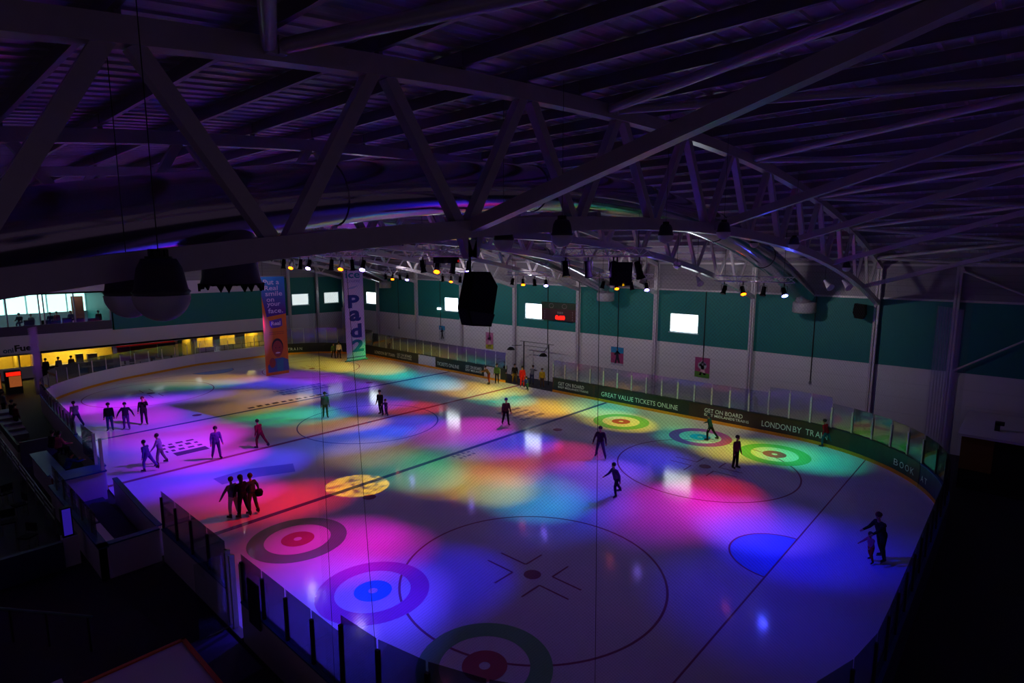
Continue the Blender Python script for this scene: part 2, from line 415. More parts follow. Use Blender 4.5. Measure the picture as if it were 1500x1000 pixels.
# drop conduits on the wall
for k in range(8):
    x = COLX[k]+3.3; mb = MB(); z0 = 3.0+.3*(k % 3)
    mb.tube([(x, W0+.05, z0), (x, W0+.05, 8.4)], .03, BLACK, 6); mb.box((x-.07, W0, z0-.15), (x+.07, W0+.1, z0), STEEL_D)
    tag(mb.build('wall_conduit', origin=(x, W0, z0)), 'thin dark conduit running down the wall in the %s bay from the near end' % ordinal(k), 'pipe', 'conduits on the right-hand wall')

# ------------------------------------------------------------------ roof structure
zt = lambda y: 13.8-.0056*(y-7.2)**2
zb = lambda y: 11.6-.0055*(y-7.0)**2
TOPN = [7.4+3*k for k in range(-8, 9)]
def make_truss(x):
    t = thing('roof_truss', '', 'roof truss', (x, 7, 11.6), 'arched roof trusses')
    for nm, f, w, h in (('top_chord', zt, .24, .26), ('bottom_chord', zb, .26, .27)):
        mb = MB(); yy = list(np.arange(-17.9, 32.81, .75)); vs = []; fs = []
        for y in yy:
            z = f(y); vs += [(x-w/2, y, z-h/2), (x+w/2, y, z-h/2), (x+w/2, y, z+h/2), (x-w/2, y, z+h/2)]
        for i in range(len(yy)-1):
            for j in range(4): fs.append((i*4+j, i*4+(j+1) % 4, i*4+4+(j+1) % 4, i*4+4+j))
        fs += [(0, 1, 2, 3), (len(vs)-1, len(vs)-2, len(vs)-3, len(vs)-4)]
        mb.add(vs, fs, STEEL); mb.build(nm, t, (x, 7.2, f(7.2)))
    for y in TOPN:
        for s in (-1, 1):
            a = (x, y+s*.12, zt(y)-.1); b = (x, y+s*1.38, zb(y+s*1.5)+.1)
            if b[1] < -17.9 or b[1] > 33: continue
            w = .17 if -8 < y < 22 else .13
            mb = MB(); mb.bar(a, b, w, w, STEEL); mb.build('web_strut', t, a)
    return t
def copy_tree(o, dx=(0, 0, 0), parent=None):
    c = o.copy(); COL.objects.link(c)
    if parent is None: c.location = Vector(o.location)+Vector(dx); LOC[c.name] = tuple(Vector(LOC[o.name])+Vector(dx))
    else: c.parent = parent; LOC[c.name] = LOC[o.name]
    for ch in [q for q in KIDS.get(o.name, [])]: copy_tree(ch, dx, c)
    return c
KIDS = {}
def index_kids():
    KIDS.clear()
    for q in bpy.data.objects:
        if q.parent: KIDS.setdefault(q.parent.name, []).append(q)
t0 = make_truss(COLX[0]); t0['label'] = 'nearest arched roof truss, its big dark chords crossing the view in front of the duct'
index_kids()
for k in range(1, 9):
    c = copy_tree(t0, (7.1*k, 0, 0)); c['label'] = 'arched lattice roof truss, %s counted from the camera' % ordinal(k)
# purlins
for i, y in enumerate(np.arange(-16.6, 31, 1.5)):
    z = zr(y)-.03; mb = MB(); h, w = .25, .07
    mb.prism([(-w, 0), (.012, 0), (.012, -h+.012), (w, -h+.012), (w, -h), (0, -h), (0, -.012), (-w, -.012)], (-8.8, y, z), (0, 1, 0), (0, 0, 1), (1, 0, 0), 71.2, PURL)
    for x in COLX: mb.box((x-.06, y-.03, zt(y)+.1), (x+.06, y+.03, z-.02), PURL)
    tag(mb.build('roof_purlin', origin=(0, y, z)), 'dark steel purlin running the length of the hall under the roof sheets', 'purlin', 'roof purlins')
# bracing tubes from the nearest truss toward the camera end
g = 'roof bracing tubes'
XB = -2.25
k = 0
for yn, ends in ((17.9, (15.2, 21.4)), (10.9, (14.3, 7.3)), (2.97, (6.9, -.6)), (-4.0, (-.2, -7.4)), (-10., (-6.6, -13.4)), (-16.2, (-12.8, -17.6))):
    for ye in ends:
        a = Vector((4.85, yn, zt(yn)+.02)); b = Vector((XB, ye, zt(ye)))
        d = b-a; a = a+d*.02; mb = MB(); mb.tube([a, b], .085, STEEL, 12); mb.box(a-Vector((.1, .05, .1)), a+Vector((.06, .05, .1)), STEEL)
        way = 'inner' if abs(ye-7) < abs(yn-7) else 'outer'
        tag(mb.build('bracing_tube', origin=a), 'round bracing tube, %s of the pair at the %s node of the nearest truss' % (way, ordinal(k)), 'bracing tube', g)
    k += 1
g = 'sloping knee struts'
for i, (yn, ye) in enumerate(((14.75, 14.75), (5.6, 6.3), (-.6, .4), (-7.0, -6.0), (-13.6, -12.4))):
    a = Vector((4.75, yn, zb(yn)+.05)); b = Vector((XB, ye, zt(ye)-.2)); mb = MB(); mb.bar(a, b, .2, .2, STEEL)
    tag(mb.build('knee_strut', origin=a), 'square steel strut rising toward the camera from the nearest truss, %s from the left' % ordinal(i), 'strut', g)

# ------------------------------------------------------------------ air ducts
zd = lambda y: 12.72-.0083*(y-6)**2
def make_duct(x, lab):
    t = thing('air_duct', lab, 'duct', (x, 6, 12.7), 'curved air ducts')
    yy = list(np.arange(31, -16.0, -1.0))+[-16.3]
    mb = MB(); mb.tube([(x, y, zd(y)) for y in yy], .6, DUCT, 28); mb.build('duct_run', t, (x, 6, 12.7))
    for y in np.arange(27, -15, -6.):
        d = Vector((0, 1, -2*.0083*(y-6))).normalized(); c = Vector((x, y, zd(y)))
        mb = MB(); mb.tube([c-d*.05, c+d*.05], .625, DUCT, 28); mb.build('duct_joint', t, c)
    ye = -16.3; ze = zd(ye)
    mb = MB(); mb.lathe([(.26, .3), (.26, -.05), (.62, -.12), (.66, -.20), (.66, -.72), (.6, -.78), (.5, -.74), (0, -.72)], (x, ye-.35, ze-.35), mat('diffuser_white', (.52, .50, .55), .5), 24)
    mb.build('wall_diffuser', t, (x, ye-.3, ze))
    return t
make_duct(8.4, 'fat galvanised air duct arching behind the nearest truss, with coloured stripes reflected underneath')
make_duct(22.6, 'galvanised air duct arching across the hall, second from the camera')
make_duct(51.0, 'galvanised air duct arching across the hall near the far end wall')
# branch outlets hung under the near duct
for y, l in ((17.05, 'dark drum-shaped duct outlet with a ragged rim, hung left of the tall face banner'),):
    t = tag(MB().lathe([(.40, 1.3), (.44, .35), (.46, .12), (.50, .0)], (8.4, y, 10.35), mat('dark_duct', (.36, .33, .40), .4, .5), 26).build('duct_outlet', origin=(8.4, y, 10.35)), l, 'duct outlet')
    rim = MB()
    for j in range(26):
        a = 2*PI*j/26; r = .50; h = random.uniform(.05, .22) if j % 3 else .02
        c = Vector((8.4+r*math.cos(a), y+r*math.sin(a), 10.36)); tdir = Vector((-math.sin(a), math.cos(a), 0))
        n_ = Vector((math.cos(a), math.sin(a), 0))
        rim.prism([(-.07, .02), (0, -h*.6), (.07, .02)], c-n_*.02, tdir, (0, 0, 1), n_, .04, MATTE)
    rim.build('ragged_rim', t, (8.4, y, 10.35))

# ------------------------------------------------------------------ rink barriers
def barrier(label, s0, s1, board, cap, glass_h=1.4, pane=1.22, post_m=POSTW, ads=(), white_doors=(), bt=1.2, post_w=.05, gl=True, tall=None):
    p0, n0 = rp((s0+s1)/2, .1); t = thing('rink_barrier', label, 'barrier', (p0.x, p0.y, 0), 'rink barriers')
    mb = MB(); strip(mb, s0, s1, .02, .16, -.06, bt-.05, board); mb.build('dasher_board', t, p0)
    mb = MB(); strip(mb, s0, s1, .0, .022, -.06, .19, KICK); mb.build('kickplate', t, p0)
    mb = MB(); strip(mb, s0, s1, -.01, .18, bt-.05, bt, cap); mb.build('cap_rail', t, p0)
    for a, b, m in ads:
        mb = MB(); strip(mb, a, b, .012, .03, .2, bt-.06, m); mb.build('advert_panel', t, rp((a+b)/2)[0])
    for a, b in white_doors:
        mb = MB(); strip(mb, a, b, .008, .03, .08, bt-.02, BOARDW); mb.build('gate_panel', t, rp((a+b)/2)[0])
    if gl:
        n = max(1, round((s1-s0)/pane)); d = (s1-s0)/n
        for i in range(n):
            a, b = s0+i*d, s0+(i+1)*d; m_ = (a+b)/2
            gh = glass_h(m_) if callable(glass_h) else glass_h
            mb = MB(); pa, na = rp(a+.03, .09); pb, nb = rp(b-.03, .09); nn = ((na+nb)/2)*.006
            mb.add([pa-nn+Vector((0,0,bt)), pb-nn+Vector((0,0,bt)), pb-nn+Vector((0,0,bt+gh)), pa-nn+Vector((0,0,bt+gh)),
                    pa+nn+Vector((0,0,bt)), pb+nn+Vector((0,0,bt)), pb+nn+Vector((0,0,bt+gh)), pa+nn+Vector((0,0,bt+gh))],
                   [(0,1,2,3),(7,6,5,4),(0,4,5,1),(1,5,6,2),(2,6,7,3),(3,7,4,0)], GLASS)
            mb.build('glass_pane', t, pa)
        for i in range(n+1):
            a = s0+i*d
            gh = max(glass_h(max(s0, a-.1)), glass_h(min(s1, a+.1)))-.25 if callable(glass_h) else glass_h-.25
            q, nn = rp(a, .09); tg = Vector((-nn.y, nn.x, 0)); mb = MB()
            mb.bar(q+Vector((0, 0, bt-.02)), q+Vector((0, 0, bt+gh)), post_w, post_w*1.3, post_m, tg); mb.build('post', t, q)
    return t
gh_r = lambda s: 1.45 if not (s_right(5.5) < s < s_right(9.2)) else 1.75
b1 = barrier('black and brown advert barrier along the far long side, LONDON BY TRAIN lettering', s_right(-0), s_right(26.4), BOARDB, CAPD, lambda s: 1.75 if s_right(6.2) < s < s_right(9.8) else 1.4, 1.2, post_w=.075,
             ads=[(s_right(14.7), s_right(22.3), BOARDD), (s_right(22.5), s_right(26.3), BOARDD), (s_right(1), s_right(4.8), BOARDD)])
b2 = barrier('dark green advert barrier along the far long side beyond the gate gap', s_right(31.6), s_right(51.5), BOARDD, CAPD, 1.4, 1.25,
             white_doors=[(s_right(40.9), s_right(43.5)), (s_right(32.2), s_right(34.2))])
b3 = barrier('dark advert barrier curving round the far right corner behind the white banner', S_FARR, S_FAR-2.2, BOARDD, CAPD, 1.7, 1.3)
b4 = barrier('white barrier curving round the far end below the yellow-lit windows', S_FAR-2.2, S_FARL+9.6, BOARDW, BOARDW, 1.25, 1.35, post_m=STEEL)
def board_text(par, body, s, z, h, width=None, m=LETTER, bold=0.):
    ww = width or h; p, n = rp(s, -.004)
    if not 0 <= s-ww*1.05 <= 43: p, n = rp(s, -.03); n = rp(s-ww/2)[1]
    ux = Vector((n.y, -n.x, 0)); return sign(body, (p.x, p.y, z), ux, (0, 0, 1), m, h, par, width=width, bold=bold)
board_text(b1, 'GREAT VALUE TICKETS ONLINE', s_right(21.7), .42, .34, 6.2)
for x in (25.8, 13.6):
    board_text(b1, 'GET ON BOARD', s_right(x), .66, .27, 2.5); board_text(b1, 'EAST MIDLANDS', s_right(x), .42, .17, 2.0, bold=.012); board_text(b1, 'TRAINS', s_right(x-2.05), .42, .17, .85)
board_text(b1, 'LONDON', s_right(9.9), .44, .36, 1.7, bold=.005)
for ch, s_, w_ in (('BY', -.42, .5), ('TR', -1.15, .5), ('AIN', -1.72, .7)): board_text(b1, ch, s_, .44, .36, w_, bold=.005)
for i, ch in enumerate('BOOK'): board_text(b1, ch, s_right(1.9)-i*.42, .45, .32, .3)
for i, ch in enumerate('AT'): board_text(b1, ch, s_right(-.3)-i*.35, .45, .28, .25)
board_text(b2, 'TICKETS ONLINE', s_right(40.6), .42, .34, 3.1)
board_text(b2, 'GET ON BOARD', s_right(36.6), .66, .27, 2.1); board_text(b2, 'EAST MIDLANDS', s_right(36.6), .40, .2, 2.1, bold=.01)
board_text(b2, 'LONDON BY TRAIN', s_right(51.0), .42, .32, 3.6); board_text(b2, 'GET ON BOARD', s_right(47.0), .64, .25, 2.4); board_text(b2, 'EAST MIDLANDS TRAINS', s_right(47.0), .40, .18, 2.4)
for i, ch in enumerate('TRAIN'): board_text(b3, ch, S_FAR-2.9-i*.32-(.08 if ch == 'I' else 0), .45, .3, .26 if ch != 'I' else .07)
# far-left corner and long left side
b5 = barrier('dark barrier along the left long side beyond the players bench, seen from behind', S_FARL+9.6, s_left(36.5), BOARDW, CAPB, .95, 1.2, post_m=STEEL_D, post_w=.06)
# team bench enclosure on the left side
b6 = barrier('low glassless barrier with blue cap in front of the players bench', s_left(27.6), s_left(21.0), BOARDW, CAPB, gl=False, bt=1.15)
bench = thing('players_bench', 'white-walled players bench enclosure beside the left barrier with dark blue floor', 'players bench', (24, 16.4, 0))
mb = MB(); mb.box((20.6, 15.2, -.06), (20.8, 17.0, 1.15), BOARDW); mb.build('end_wall', bench, (20.7, 16.1, 0))
mb = MB(); mb.box((20.6, 16.8, -.06), (28.5, 17.0, 1.1), BOARDW); mb.build('back_wall', bench, (24, 16.9, 0))
mb = MB(); mb.box((20.55, 15.2, 1.15), (20.85, 17.05, 1.2), CAPB); mb.box((20.55, 16.75, 1.1), (28.5, 17.05, 1.2), CAPB); mb.build('cap_rail', bench, (20.7, 16, 1.2))
mb = MB(); mb.box((20.8, 15.2, -.05), (28.4, 16.8, .12), mat('blue_rubber', (.08, .10, .30), .7)); mb.build('bench_floor', bench, (24, 16, 0))
for x0, x1 in ((21.2, 24.3), (24.6, 27.8)):
    mb = MB(); mb.box((x0, 16.2, .5), (x1, 16.6, .56), PLAIN)
    for x in (x0+.2, x1-.2): mb.box((x-.04, 16.25, .12), (x+.04, 16.55, .5), STEEL_D)
    mb.build('bench_seat', bench, (x0, 16.4, .5))
for x in (22.0, 23.4, 24.8, 26.2, 27.6):
    mb = MB(); mb.box((x-.03, 16.87, 1.2), (x+.03, 16.93, 2.05), STEEL_D); mb.build('post', bench, (x, 16.9, 1.2))
    mb = MB(); mb.box((x-.66, 16.89, 1.2), (x+.66, 16.91, 2.1), GLASS); mb.build('glass_pane', bench, (x, 16.9, 1.2))
box = thing('timekeeper_box', 'white boxed timekeeper stand between the two bench bays with tall glass posts', 'booth', (29.2, 15.8, 0))
mb = MB(); mb.box((28.5, 15.0, -.06), (29.6, 16.7, 1.25), BOARDW); mb.build('body', box, (29, 15.8, 0))
mb = MB(); mb.box((28.4, 14.95, 1.25), (29.7, 16.8, 1.31), CAPB); mb.build('cap_rail', box, (29, 15.8, 1.25))
for x in (28.5, 29.6):
    mb = MB(); mb.box((x-.05, 15.02, 1.31), (x+.05, 15.14, 2.8), POSTW); mb.build('post', box, (x, 15.1, 1.3))
mb = MB(); mb.box((29.6, 15.06, 1.31), (32.0, 15.08, 2.8), GLASS); mb.build('glass_pane', box, (30.8, 15.1, 1.3))
box2 = thing('bench_counter', 'white counter with a red panel behind the timekeeper stand', 'counter', (32.5, 15.9, 0))
mb = MB(); mb.box((30.2, 16.4, -.06), (34.6, 16.7, 1.05), BOARDW); mb.build('body', box2, (32.5, 16.5, 0))
mb = MB(); mb.box((30.2, 16.1, 1.05), (34.6, 16.8, 1.1), CAPB); mb.build('counter_top', box2, (32.5, 16.5, 1.05))
mb = MB(); mb.box((30.19, 16.45, .15), (30.16, 16.68, .95), mat('red_panel', (.55, .06, .05), .5)); mb.build('red_panel', box2, (30.2, 16.5, .5))
b7 = barrier('white barrier with blue cap in front of the timekeeper counter, left long side', s_left(36.5), s_left(29.7), BOARDW, CAPB, gl=False, bt=1.15)
# near left run with gate
b8 = barrier('white barrier with dark glass posts between the players bench and the near gate', s_left(20.5), s_left(14.95), BOARDW, CAPB, 1.4, 1.39, post_m=BLACK, post_w=.07)
gate = thing('rink_gate', 'open near gate with violet-lit steel posts in the left barrier', 'gate', (14.4, 15.1, 0))
for x, hh in ((14.9, 2.35), (14.62, 2.3), (13.92, 2.3)):
    mb = MB(); mb.box((x-.05, 15.0, -.06), (x+.05, 15.14, hh), POSTW); mb.build('gate_post', gate, (x, 15.1, 0))
mb = MB(); mb.box((14.86, 15.16, 0), (14.80, 16.0, 2.3), GLASS); mb.build('gate_leaf', gate, (14.8, 15.6, 0))
mb = MB(); mb.box((13.97, 14.98, -.06), (14.85, 15.2, .03), STEEL_D); mb.build('threshold', gate, (14.4, 15.1, 0))
gh_n = lambda s: 1.4 if s < s_left(9.2) else 1.85
b9 = barrier('white barrier with tall glass on black posts sweeping round the near left corner', s_left(13.9), S_NEARL+7.5, BOARDW, CAPB, gh_n, 1.3, post_m=BLACK, post_w=.07)
b10 = barrier('white barrier with tall glass across the near end, dark blue from behind', S_NEARL+7.5, S_NEARR+4.8, mat('navy_board', (.08, .11, .30), .45), CAPB, 1.4, 1.3, post_m=BLACK, post_w=.06)
dr = MB(); dr.box((13.25, 15.19, .9), (12.6, 15.23, 2.2), BLACK); tag(dr.build('black_sheet', origin=(12.9, 15.2, 1.2)), 'black sheet fixed inside the first glass pane past the near gate', 'panel')

# safety nets
NET = netting('safety_net_cord', .045, .04)
def net(label, s0, s1, z0, z1, off=.22, pleat=0., m=NET, d=.25):
    ss = steps(s0, s1, d); me = bpy.data.meshes.new('safety_net'); vs = []; fs = []; uv = []
    zz = [z0, (z0+z1)/2, z1]
    for i, s in enumerate(ss):
        p, n = rp(s, off+(pleat if i % 2 else 0))
        for z in zz: vs.append((p.x, p.y, z)); uv.append((s, z))
    for i in range(len(ss)-1):
        for j in range(2): fs.append((i*3+j, i*3+3+j, i*3+4+j, i*3+1+j))
    me.from_pydata(vs, [], fs); me.materials.append(m); l = me.uv_layers.new(name='UVMap')
    for lp in me.loops: l.data[lp.index].uv = uv[lp.vertex_index]
    o = bpy.data.objects.new('safety_net', me); COL.objects.link(o); return tag(o, label, 'safety net')
n1 = net('fine dark safety net hung round the near corner and near end above the glass', s_left(9.2), S_NEARR+5.3, 1.3, 10.6)
seams = MB()
for s, l in ((s_left(8.9), 0), (S_NEARL+1.2, .5), (S_NEARL+5.6, .1)):
    p, n = rp(s, .2); q, n2 = rp(s-l, .2); seams = MB(); seams.tube([(q.x, q.y, 10.6), (p.x, p.y, 1.3)], .005, BLACK, 5)
    seams.build('seam_rope', n1, (p.x, p.y, 1.3))
NETW = netting('gathered_net_cord', .05, .14, (.5, .44, .55))
net('pale gathered net bundle hanging at the far left corner beside the food counter', S_LEFT-3.4, S_LEFT-2.2, .9, 5.8, .3, .3, NETW, .1)
# gathered end of the near net on a post by the right wall
net('pale gathered net curtain at the near right corner in front of the braced wall', S_NEARR+3.2, S_NEARR+5.4, 1.2, 8.6, .3, .12, netting('pale_net_cord', .05, .16, (.4, .36, .45)), .12)

# ------------------------------------------------------------------ stage lighting bars and spotlights
LENS_A = mat('amber_lens', (.9, .5, .1), .3, emit=(1., .36, .015), es=14); LENS_W = mat('violet_white_lens', (.8, .8, 1), .3, emit=(.52, .42, 1.), es=45)
LENS_B = mat('blue_lens', (.4, .4, 1.), .3, emit=(.24, .28, 1.), es=260); LENS_R = mat('red_lens', (.5, .05, .05), .3, emit=(.8, .05, .03), es=.6); LENS_D = mat('dark_lens', (.05, .05, .08), .2)
def light_bar(x0, x1, y, z, label, hang):
    t = thing('lighting_bar', label, 'lighting bar', ((x0+x1)/2, y, z), 'lighting bars'); c = .15
    for i, (dy, dz) in enumerate(((-c, 0), (c, 0), (0, .27))):
        mb = MB(); mb.tube([(x0, y+dy, z+dz), (x1, y+dy, z+dz)], .025, BARM, 8); mb.build('chord_tube', t, (x0, y+dy, z+dz))
    mb = MB(); n = int((x1-x0)/.3)
    for i in range(n):
        a, b = x0+(x1-x0)*i/n, x0+(x1-x0)*(i+1)/n; s = 1 if i % 2 else -1
        mb.tube([(a, y+s*c, z), (b, y, z+.27)], .011, BARM, 5); mb.tube([(a, y-s*c, z), (b, y+s*c, z)], .011, BARM, 5)
        mb.tube([(a, y, z+.27), (b, y-s*c, z)], .011, BARM, 5)
    mb.build('lacing', t, (x0, y, z))
    mb = MB()
    for x in (x0+.5, x1-.5): mb.tube([(x, y, z+.27), (x, y, hang)], .012, BLACK, 5)
    mb.build('hanger', t, (x0, y, hang))
    return t
def stage_light(p, aim, lens, label, group, L=.42, r=.13):
    """can hung by a yoke, pointing along aim"""
    p = Vector(p); d = Vector(aim).normalized(); t = thing('stage_light', label, 'spotlight', p+Vector((0, 0, .5)), group)
    c = p; up = Vector((0, 0, 1)); sd = d.cross(up)
    sd = sd.normalized() if sd.length > 1e-3 else Vector((1, 0, 0))
    mb = MB(); mb.tube([c-d*L*.62, c-d*L*.58, c-d*L*.1, c+d*L*.38, c+d*L*.42, c+d*L*.5], [r*.5, r*.8, r*.85, r*.95, r*1.15, r*1.15], MATTE, 14); mb.build('can', t, c)
    mb = MB(); mb.tube([c+d*L*.5, c+d*(L*.5+.015)], r*1.02, lens, 14); mb.build('lens', t, c+d*L*.5)
    mb = MB(); a = r*1.25
    mb.tube([c-sd*a, c-sd*a+up*.3, c+sd*a+up*.3, c+sd*a], .016, BLACK, 6); mb.tube([c+up*.3, c+up*.49], .03, BLACK, 6); mb.tube([c+up*.48-Vector((0, .17, 0)), c+up*.48+Vector((0, .17, 0))], .02, BLACK, 6); mb.build('yoke', t, c+up*.3)
    return t
YB, ZB, YA, ZA = -9.5, 9.55, 4.0, 10.85
HEADS = []
BX = [9.0, 16.7, 24.3, 31.8, 39.4]; AX = [9.5, 17.7, 25.6, 31.1, 41.0]
kinds = [(-1.55, LENS_W, 'violet-white'), (-.55, LENS_D, 'unlit'), (.5, LENS_A, 'amber'), (1.5, LENS_D, 'unlit')]
for r_, (xs, y, z, row) in enumerate(((BX, YB, ZB, 'row nearer the long wall'), (AX, YA, ZA, 'row over the middle of the ice'))):
    for i, x in enumerate(xs):
        hang = (zb(y) if r_ == 0 else zb(y))
        light_bar(x-2., x+2., y, z, 'lattice lighting bar under the trusses, %s in the %s' % (ordinal(i), row), zr(y)-.3)
        for j, (dx, ln, nm) in enumerate(kinds):
            q = (x+dx, y, z-.48); HEADS.append(Vector(q))
            big = (r_ == 1 and i == 0)
            aim = (random.uniform(-.3, .1), random.uniform(-.15, .45), -1) if not big else (random.uniform(-.25, .25), random.uniform(-.15, .15), -1)
            if ln in (LENS_A, LENS_W): aim = (-.45, .5, -1) if r_ == 0 else (-.5, .6, -1)
            if big and ln in (LENS_A, LENS_W): ln = LENS_D; nm = 'unlit'; aim = (.1*(j-1.5), -.25, -1)
            if r_ == 0 and i == 0 and ln is LENS_W: ln = LENS_B; nm = 'blue'
            stage_light(q, aim, ln, '%s-lens stage spotlight, %s on the %s bar of the %s' % (nm, ordinal(j), ordinal(i), row.replace('row nearer the long', 'row by the long').replace('row over the middle of the ice', 'mid-ice row')), 'spotlights in the '+row, L=.42 if r_ == 0 else .52)
# big black loudspeaker hung on the first middle bar
t = thing('bar_speaker', 'broad black box hung among the spotlights on the nearest middle lighting bar', 'loudspeaker', (8.75, 4.0, 10.8))
mb = MB(); mb.prism([(-.3, -.35), (.3, -.35), (.36, .45), (-.36, .45)], (8.55, 3.75, 10.2), (0, -1, 0), (0, 0, 1), (1, 0, 0), .5, MATTE); mb.build('cabinet', t, (8.75, 4, 10.3))
mb = MB(); mb.tube([(8.8, 4, 10.65), (8.8, 4, 10.87)], .03, BLACK, 6); mb.build('clamp', t, (8.8, 4, 10.7))
# control box on the second middle bar
t = thing('dimmer_pack', 'black dimmer box lying along the second middle lighting bar', 'dimmer', (17.6, 4.0, 10.6))
mb = MB(); mb.box((16.9, 3.86, 10.55), (18.3, 4.14, 10.82), MATTE); mb.build('case', t, (17.6, 4, 10.7))
mb = MB(); mb.box((16.92, 3.85, 10.6), (16.9, 3.95, 10.7), LENS_R); mb.build('pilot_lamp', t, (16.9, 3.9, 10.65))

# ------------------------------------------------------------------ high-bay pendant lamps with clear domes
def dome_mat():
    m = glass('prismatic_dome', (.85, .85, .87), .2, .15); nt = m.node_tree; N = nt.nodes; L = nt.links
    out = N['Material Output']; old = out.inputs[0].links[0].from_socket
    d = N.new('ShaderNodeBsdfDiffuse'); d.inputs[0].default_value = (.8, .78, .8, 1); t = N.new('ShaderNodeBsdfTranslucent'); t.inputs[0].default_value = (.9, .88, .9, 1)
    a = N.new('ShaderNodeMixShader'); L.new(d.outputs[0], a.inputs[1]); L.new(t.outputs[0], a.inputs[2])
    b = N.new('ShaderNodeMixShader'); b.inputs[0].default_value = .72; L.new(old, b.inputs[1]); L.new(a.outputs[0], b.inputs[2]); L.new(b.outputs[0], out.inputs[0])
    return m
DOME = dome_mat(); HOUSE = mat('lamp_housing_grey', (.24, .22, .26), .5)
def high_bay(p, label, zc, s=1.):
    x, y, z = p; t = thing('high_bay_lamp', label, 'pendant lamp', (x, y, zc), 'unlit dome lamps')
    mb = MB(); mb.lathe([(.20*s, 0), (.22*s, .03*s), (.20*s, .05*s), (.17*s, .22*s), (.13*s, .30*s), (0, .31*s)], (x, y, z), HOUSE, 22); mb.build('housing', t, (x, y, z))
    mb = MB()
    for j in range(8):
        a = 2*PI*j/8; mb.bar((x+.06*s*math.cos(a), y+.06*s*math.sin(a), z+.3*s), (x+.06*s*math.cos(a), y+.06*s*math.sin(a), z+.38*s), .02*s, .05*s, BLACK)
    mb.lathe([(.10*s, .29*s), (.10*s, .32*s)], (x, y, z), BLACK, 16); mb.build('ballast_fins', t, (x, y, z+.3*s))
    mb = MB(); mb.lathe([(.215*s*math.cos(a), -.22*s*math.sin(a)) for a in np.linspace(0, PI/2-.05, 9)], (x, y, z), DOME, 24); mb.build('dome', t, (x, y, z))
    mb = MB(); mb.lathe([(.10*s, .18*s), (.16*s, .02*s)], (x, y, z), mat('reflector', (.7, .68, .72), .25, .9), 20); mb.build('reflector', t, (x, y, z+.02))
    mb = MB(); mb.tube([(x, y, z+.36*s), (x, y, zc)], .005, BLACK, 5); mb.build('cord', t, (x, y, zc))
    return t
for px, py, X, lab, s in ((237, 432, 4.3, 'large clear-domed pendant lamp hanging in front of the near truss chord', 1.15), (190, 432, 5.5, 'clear-domed pendant lamp just behind the big one, half hidden by the chord', 1.15),
                       (823, 345, 4.3, 'clear-domed pendant lamp right of the hanging black speaker, over the near chord', .9), (738, 352, 5.5, 'clear-domed pendant lamp just right of the V bracket above the black speaker', .9),
                       (975, 345, 4.3, 'small clear-domed lamp under the crown of the near truss chord', .8), (1060, 340, 4.3, 'small clear-domed lamp at the knee strut right of the crown of the near truss', .85),
                       (1105, 356, 6.4, 'small clear-domed lamp in front of the duct bend', .8), (1163, 358, 4.3, 'small clear-domed lamp against the falling right part of the near chord', .8),
                       (1240, 392, 4.3, 'clear-domed lamp near the right foot of the near truss', .8)):
    p = on(px, py, x=X); high_bay(p, lab, zr(p.y)-.3, s)
# small wall floods and sounders
for px, py, X, l in ((1210, 413, 6.2, 'pale cone floodlight under the near truss, left of the pair near the wall'), (1237, 413, 5.6, 'pale cone floodlight under the near truss, right of the pair near the wall'), (1022, 408, 12.5, 'pale cone floodlight left of the first wall-row lighting bar')):
    p = on(px, py, x=X); t = thing('floodlight', l, 'floodlight', p, 'cone floodlights'); mb = MB()
    mb.tube([p+Vector((.1, 0, .1)), p, p+Vector((-.12, .1, -.12)), p+Vector((-.3, .25, -.28))], [.05, .09, .12, .2], PLAIN, 12); mb.build('cone', t, p)
    mb = MB(); mb.tube([p+Vector((.05, 0, .1)), Vector((p.x+.05, p.y, zr(p.y)-.3))], .012, BLACK, 5); mb.build('drop_rod', t, p)
# mirror ball
p = on(992, 388, x=10.3); t = thing('mirror_ball', 'small mirror ball hanging right of the row of black spotlights', 'mirror ball', (p.x, p.y, p.z))
mb = MB(); N1, N2 = 12, 20; R_ = .19; vs = [(p.x+R_*math.sin(PI*i/N1)*math.cos(2*PI*j/N2), p.y+R_*math.sin(PI*i/N1)*math.sin(2*PI*j/N2), p.z+R_*math.cos(PI*i/N1)) for i in range(N1+1) for j in range(N2)]
mb.add(vs, [(i*N2+j, i*N2+(j+1) % N2, (i+1)*N2+(j+1) % N2, (i+1)*N2+j) for i in range(N1) for j in range(N2)], mat('mirror_facets', (.9, .9, .95), .08, 1.)); mb.build('ball', t, p)
mb = MB(); mb.tube([(p.x, p.y, p.z+.18), (p.x, p.y, zr(p.y)-.3)], .01, BLACK, 5); mb.build('cord', t, p)

# ------------------------------------------------------------------ hanging loudspeaker cluster
sx = 8.0
def P(px, py): return on(px, py, x=sx)
c = P(702, 440); t = thing('speaker_cluster', 'big black coffin-shaped loudspeaker hung under the near truss in mid view', 'loudspeaker', (sx, c.y, 11.2))
u = Vector((0, -1, 0)); pol = []
for px, py in ((694, 398), (716, 398), (727, 419), (718, 478), (689, 477), (683, 452)):
    q = P(px, py); pol.append((-(q.y-c.y), q.z-c.z))
mb = MB(); mb.prism(pol, Vector((sx-.05, c.y, c.z)), (0, -1, 0), (0, 0, 1), (1, 0, 0), .36, MATTE); mb.build('cabinet', t, c)
gr = []
for px, py in ((685, 455), (722, 460), (717, 476), (690, 475)):
    q = P(px, py); gr.append((-(q.y-c.y), q.z-c.z))
mb = MB(); mb.prism(gr, Vector((sx-.07, c.y, c.z)), (0, -1, 0), (0, 0, 1), (1, 0, 0), .025, mat('speaker_grille', (.09, .06, .16), .5)); mb.build('grille', t, c)
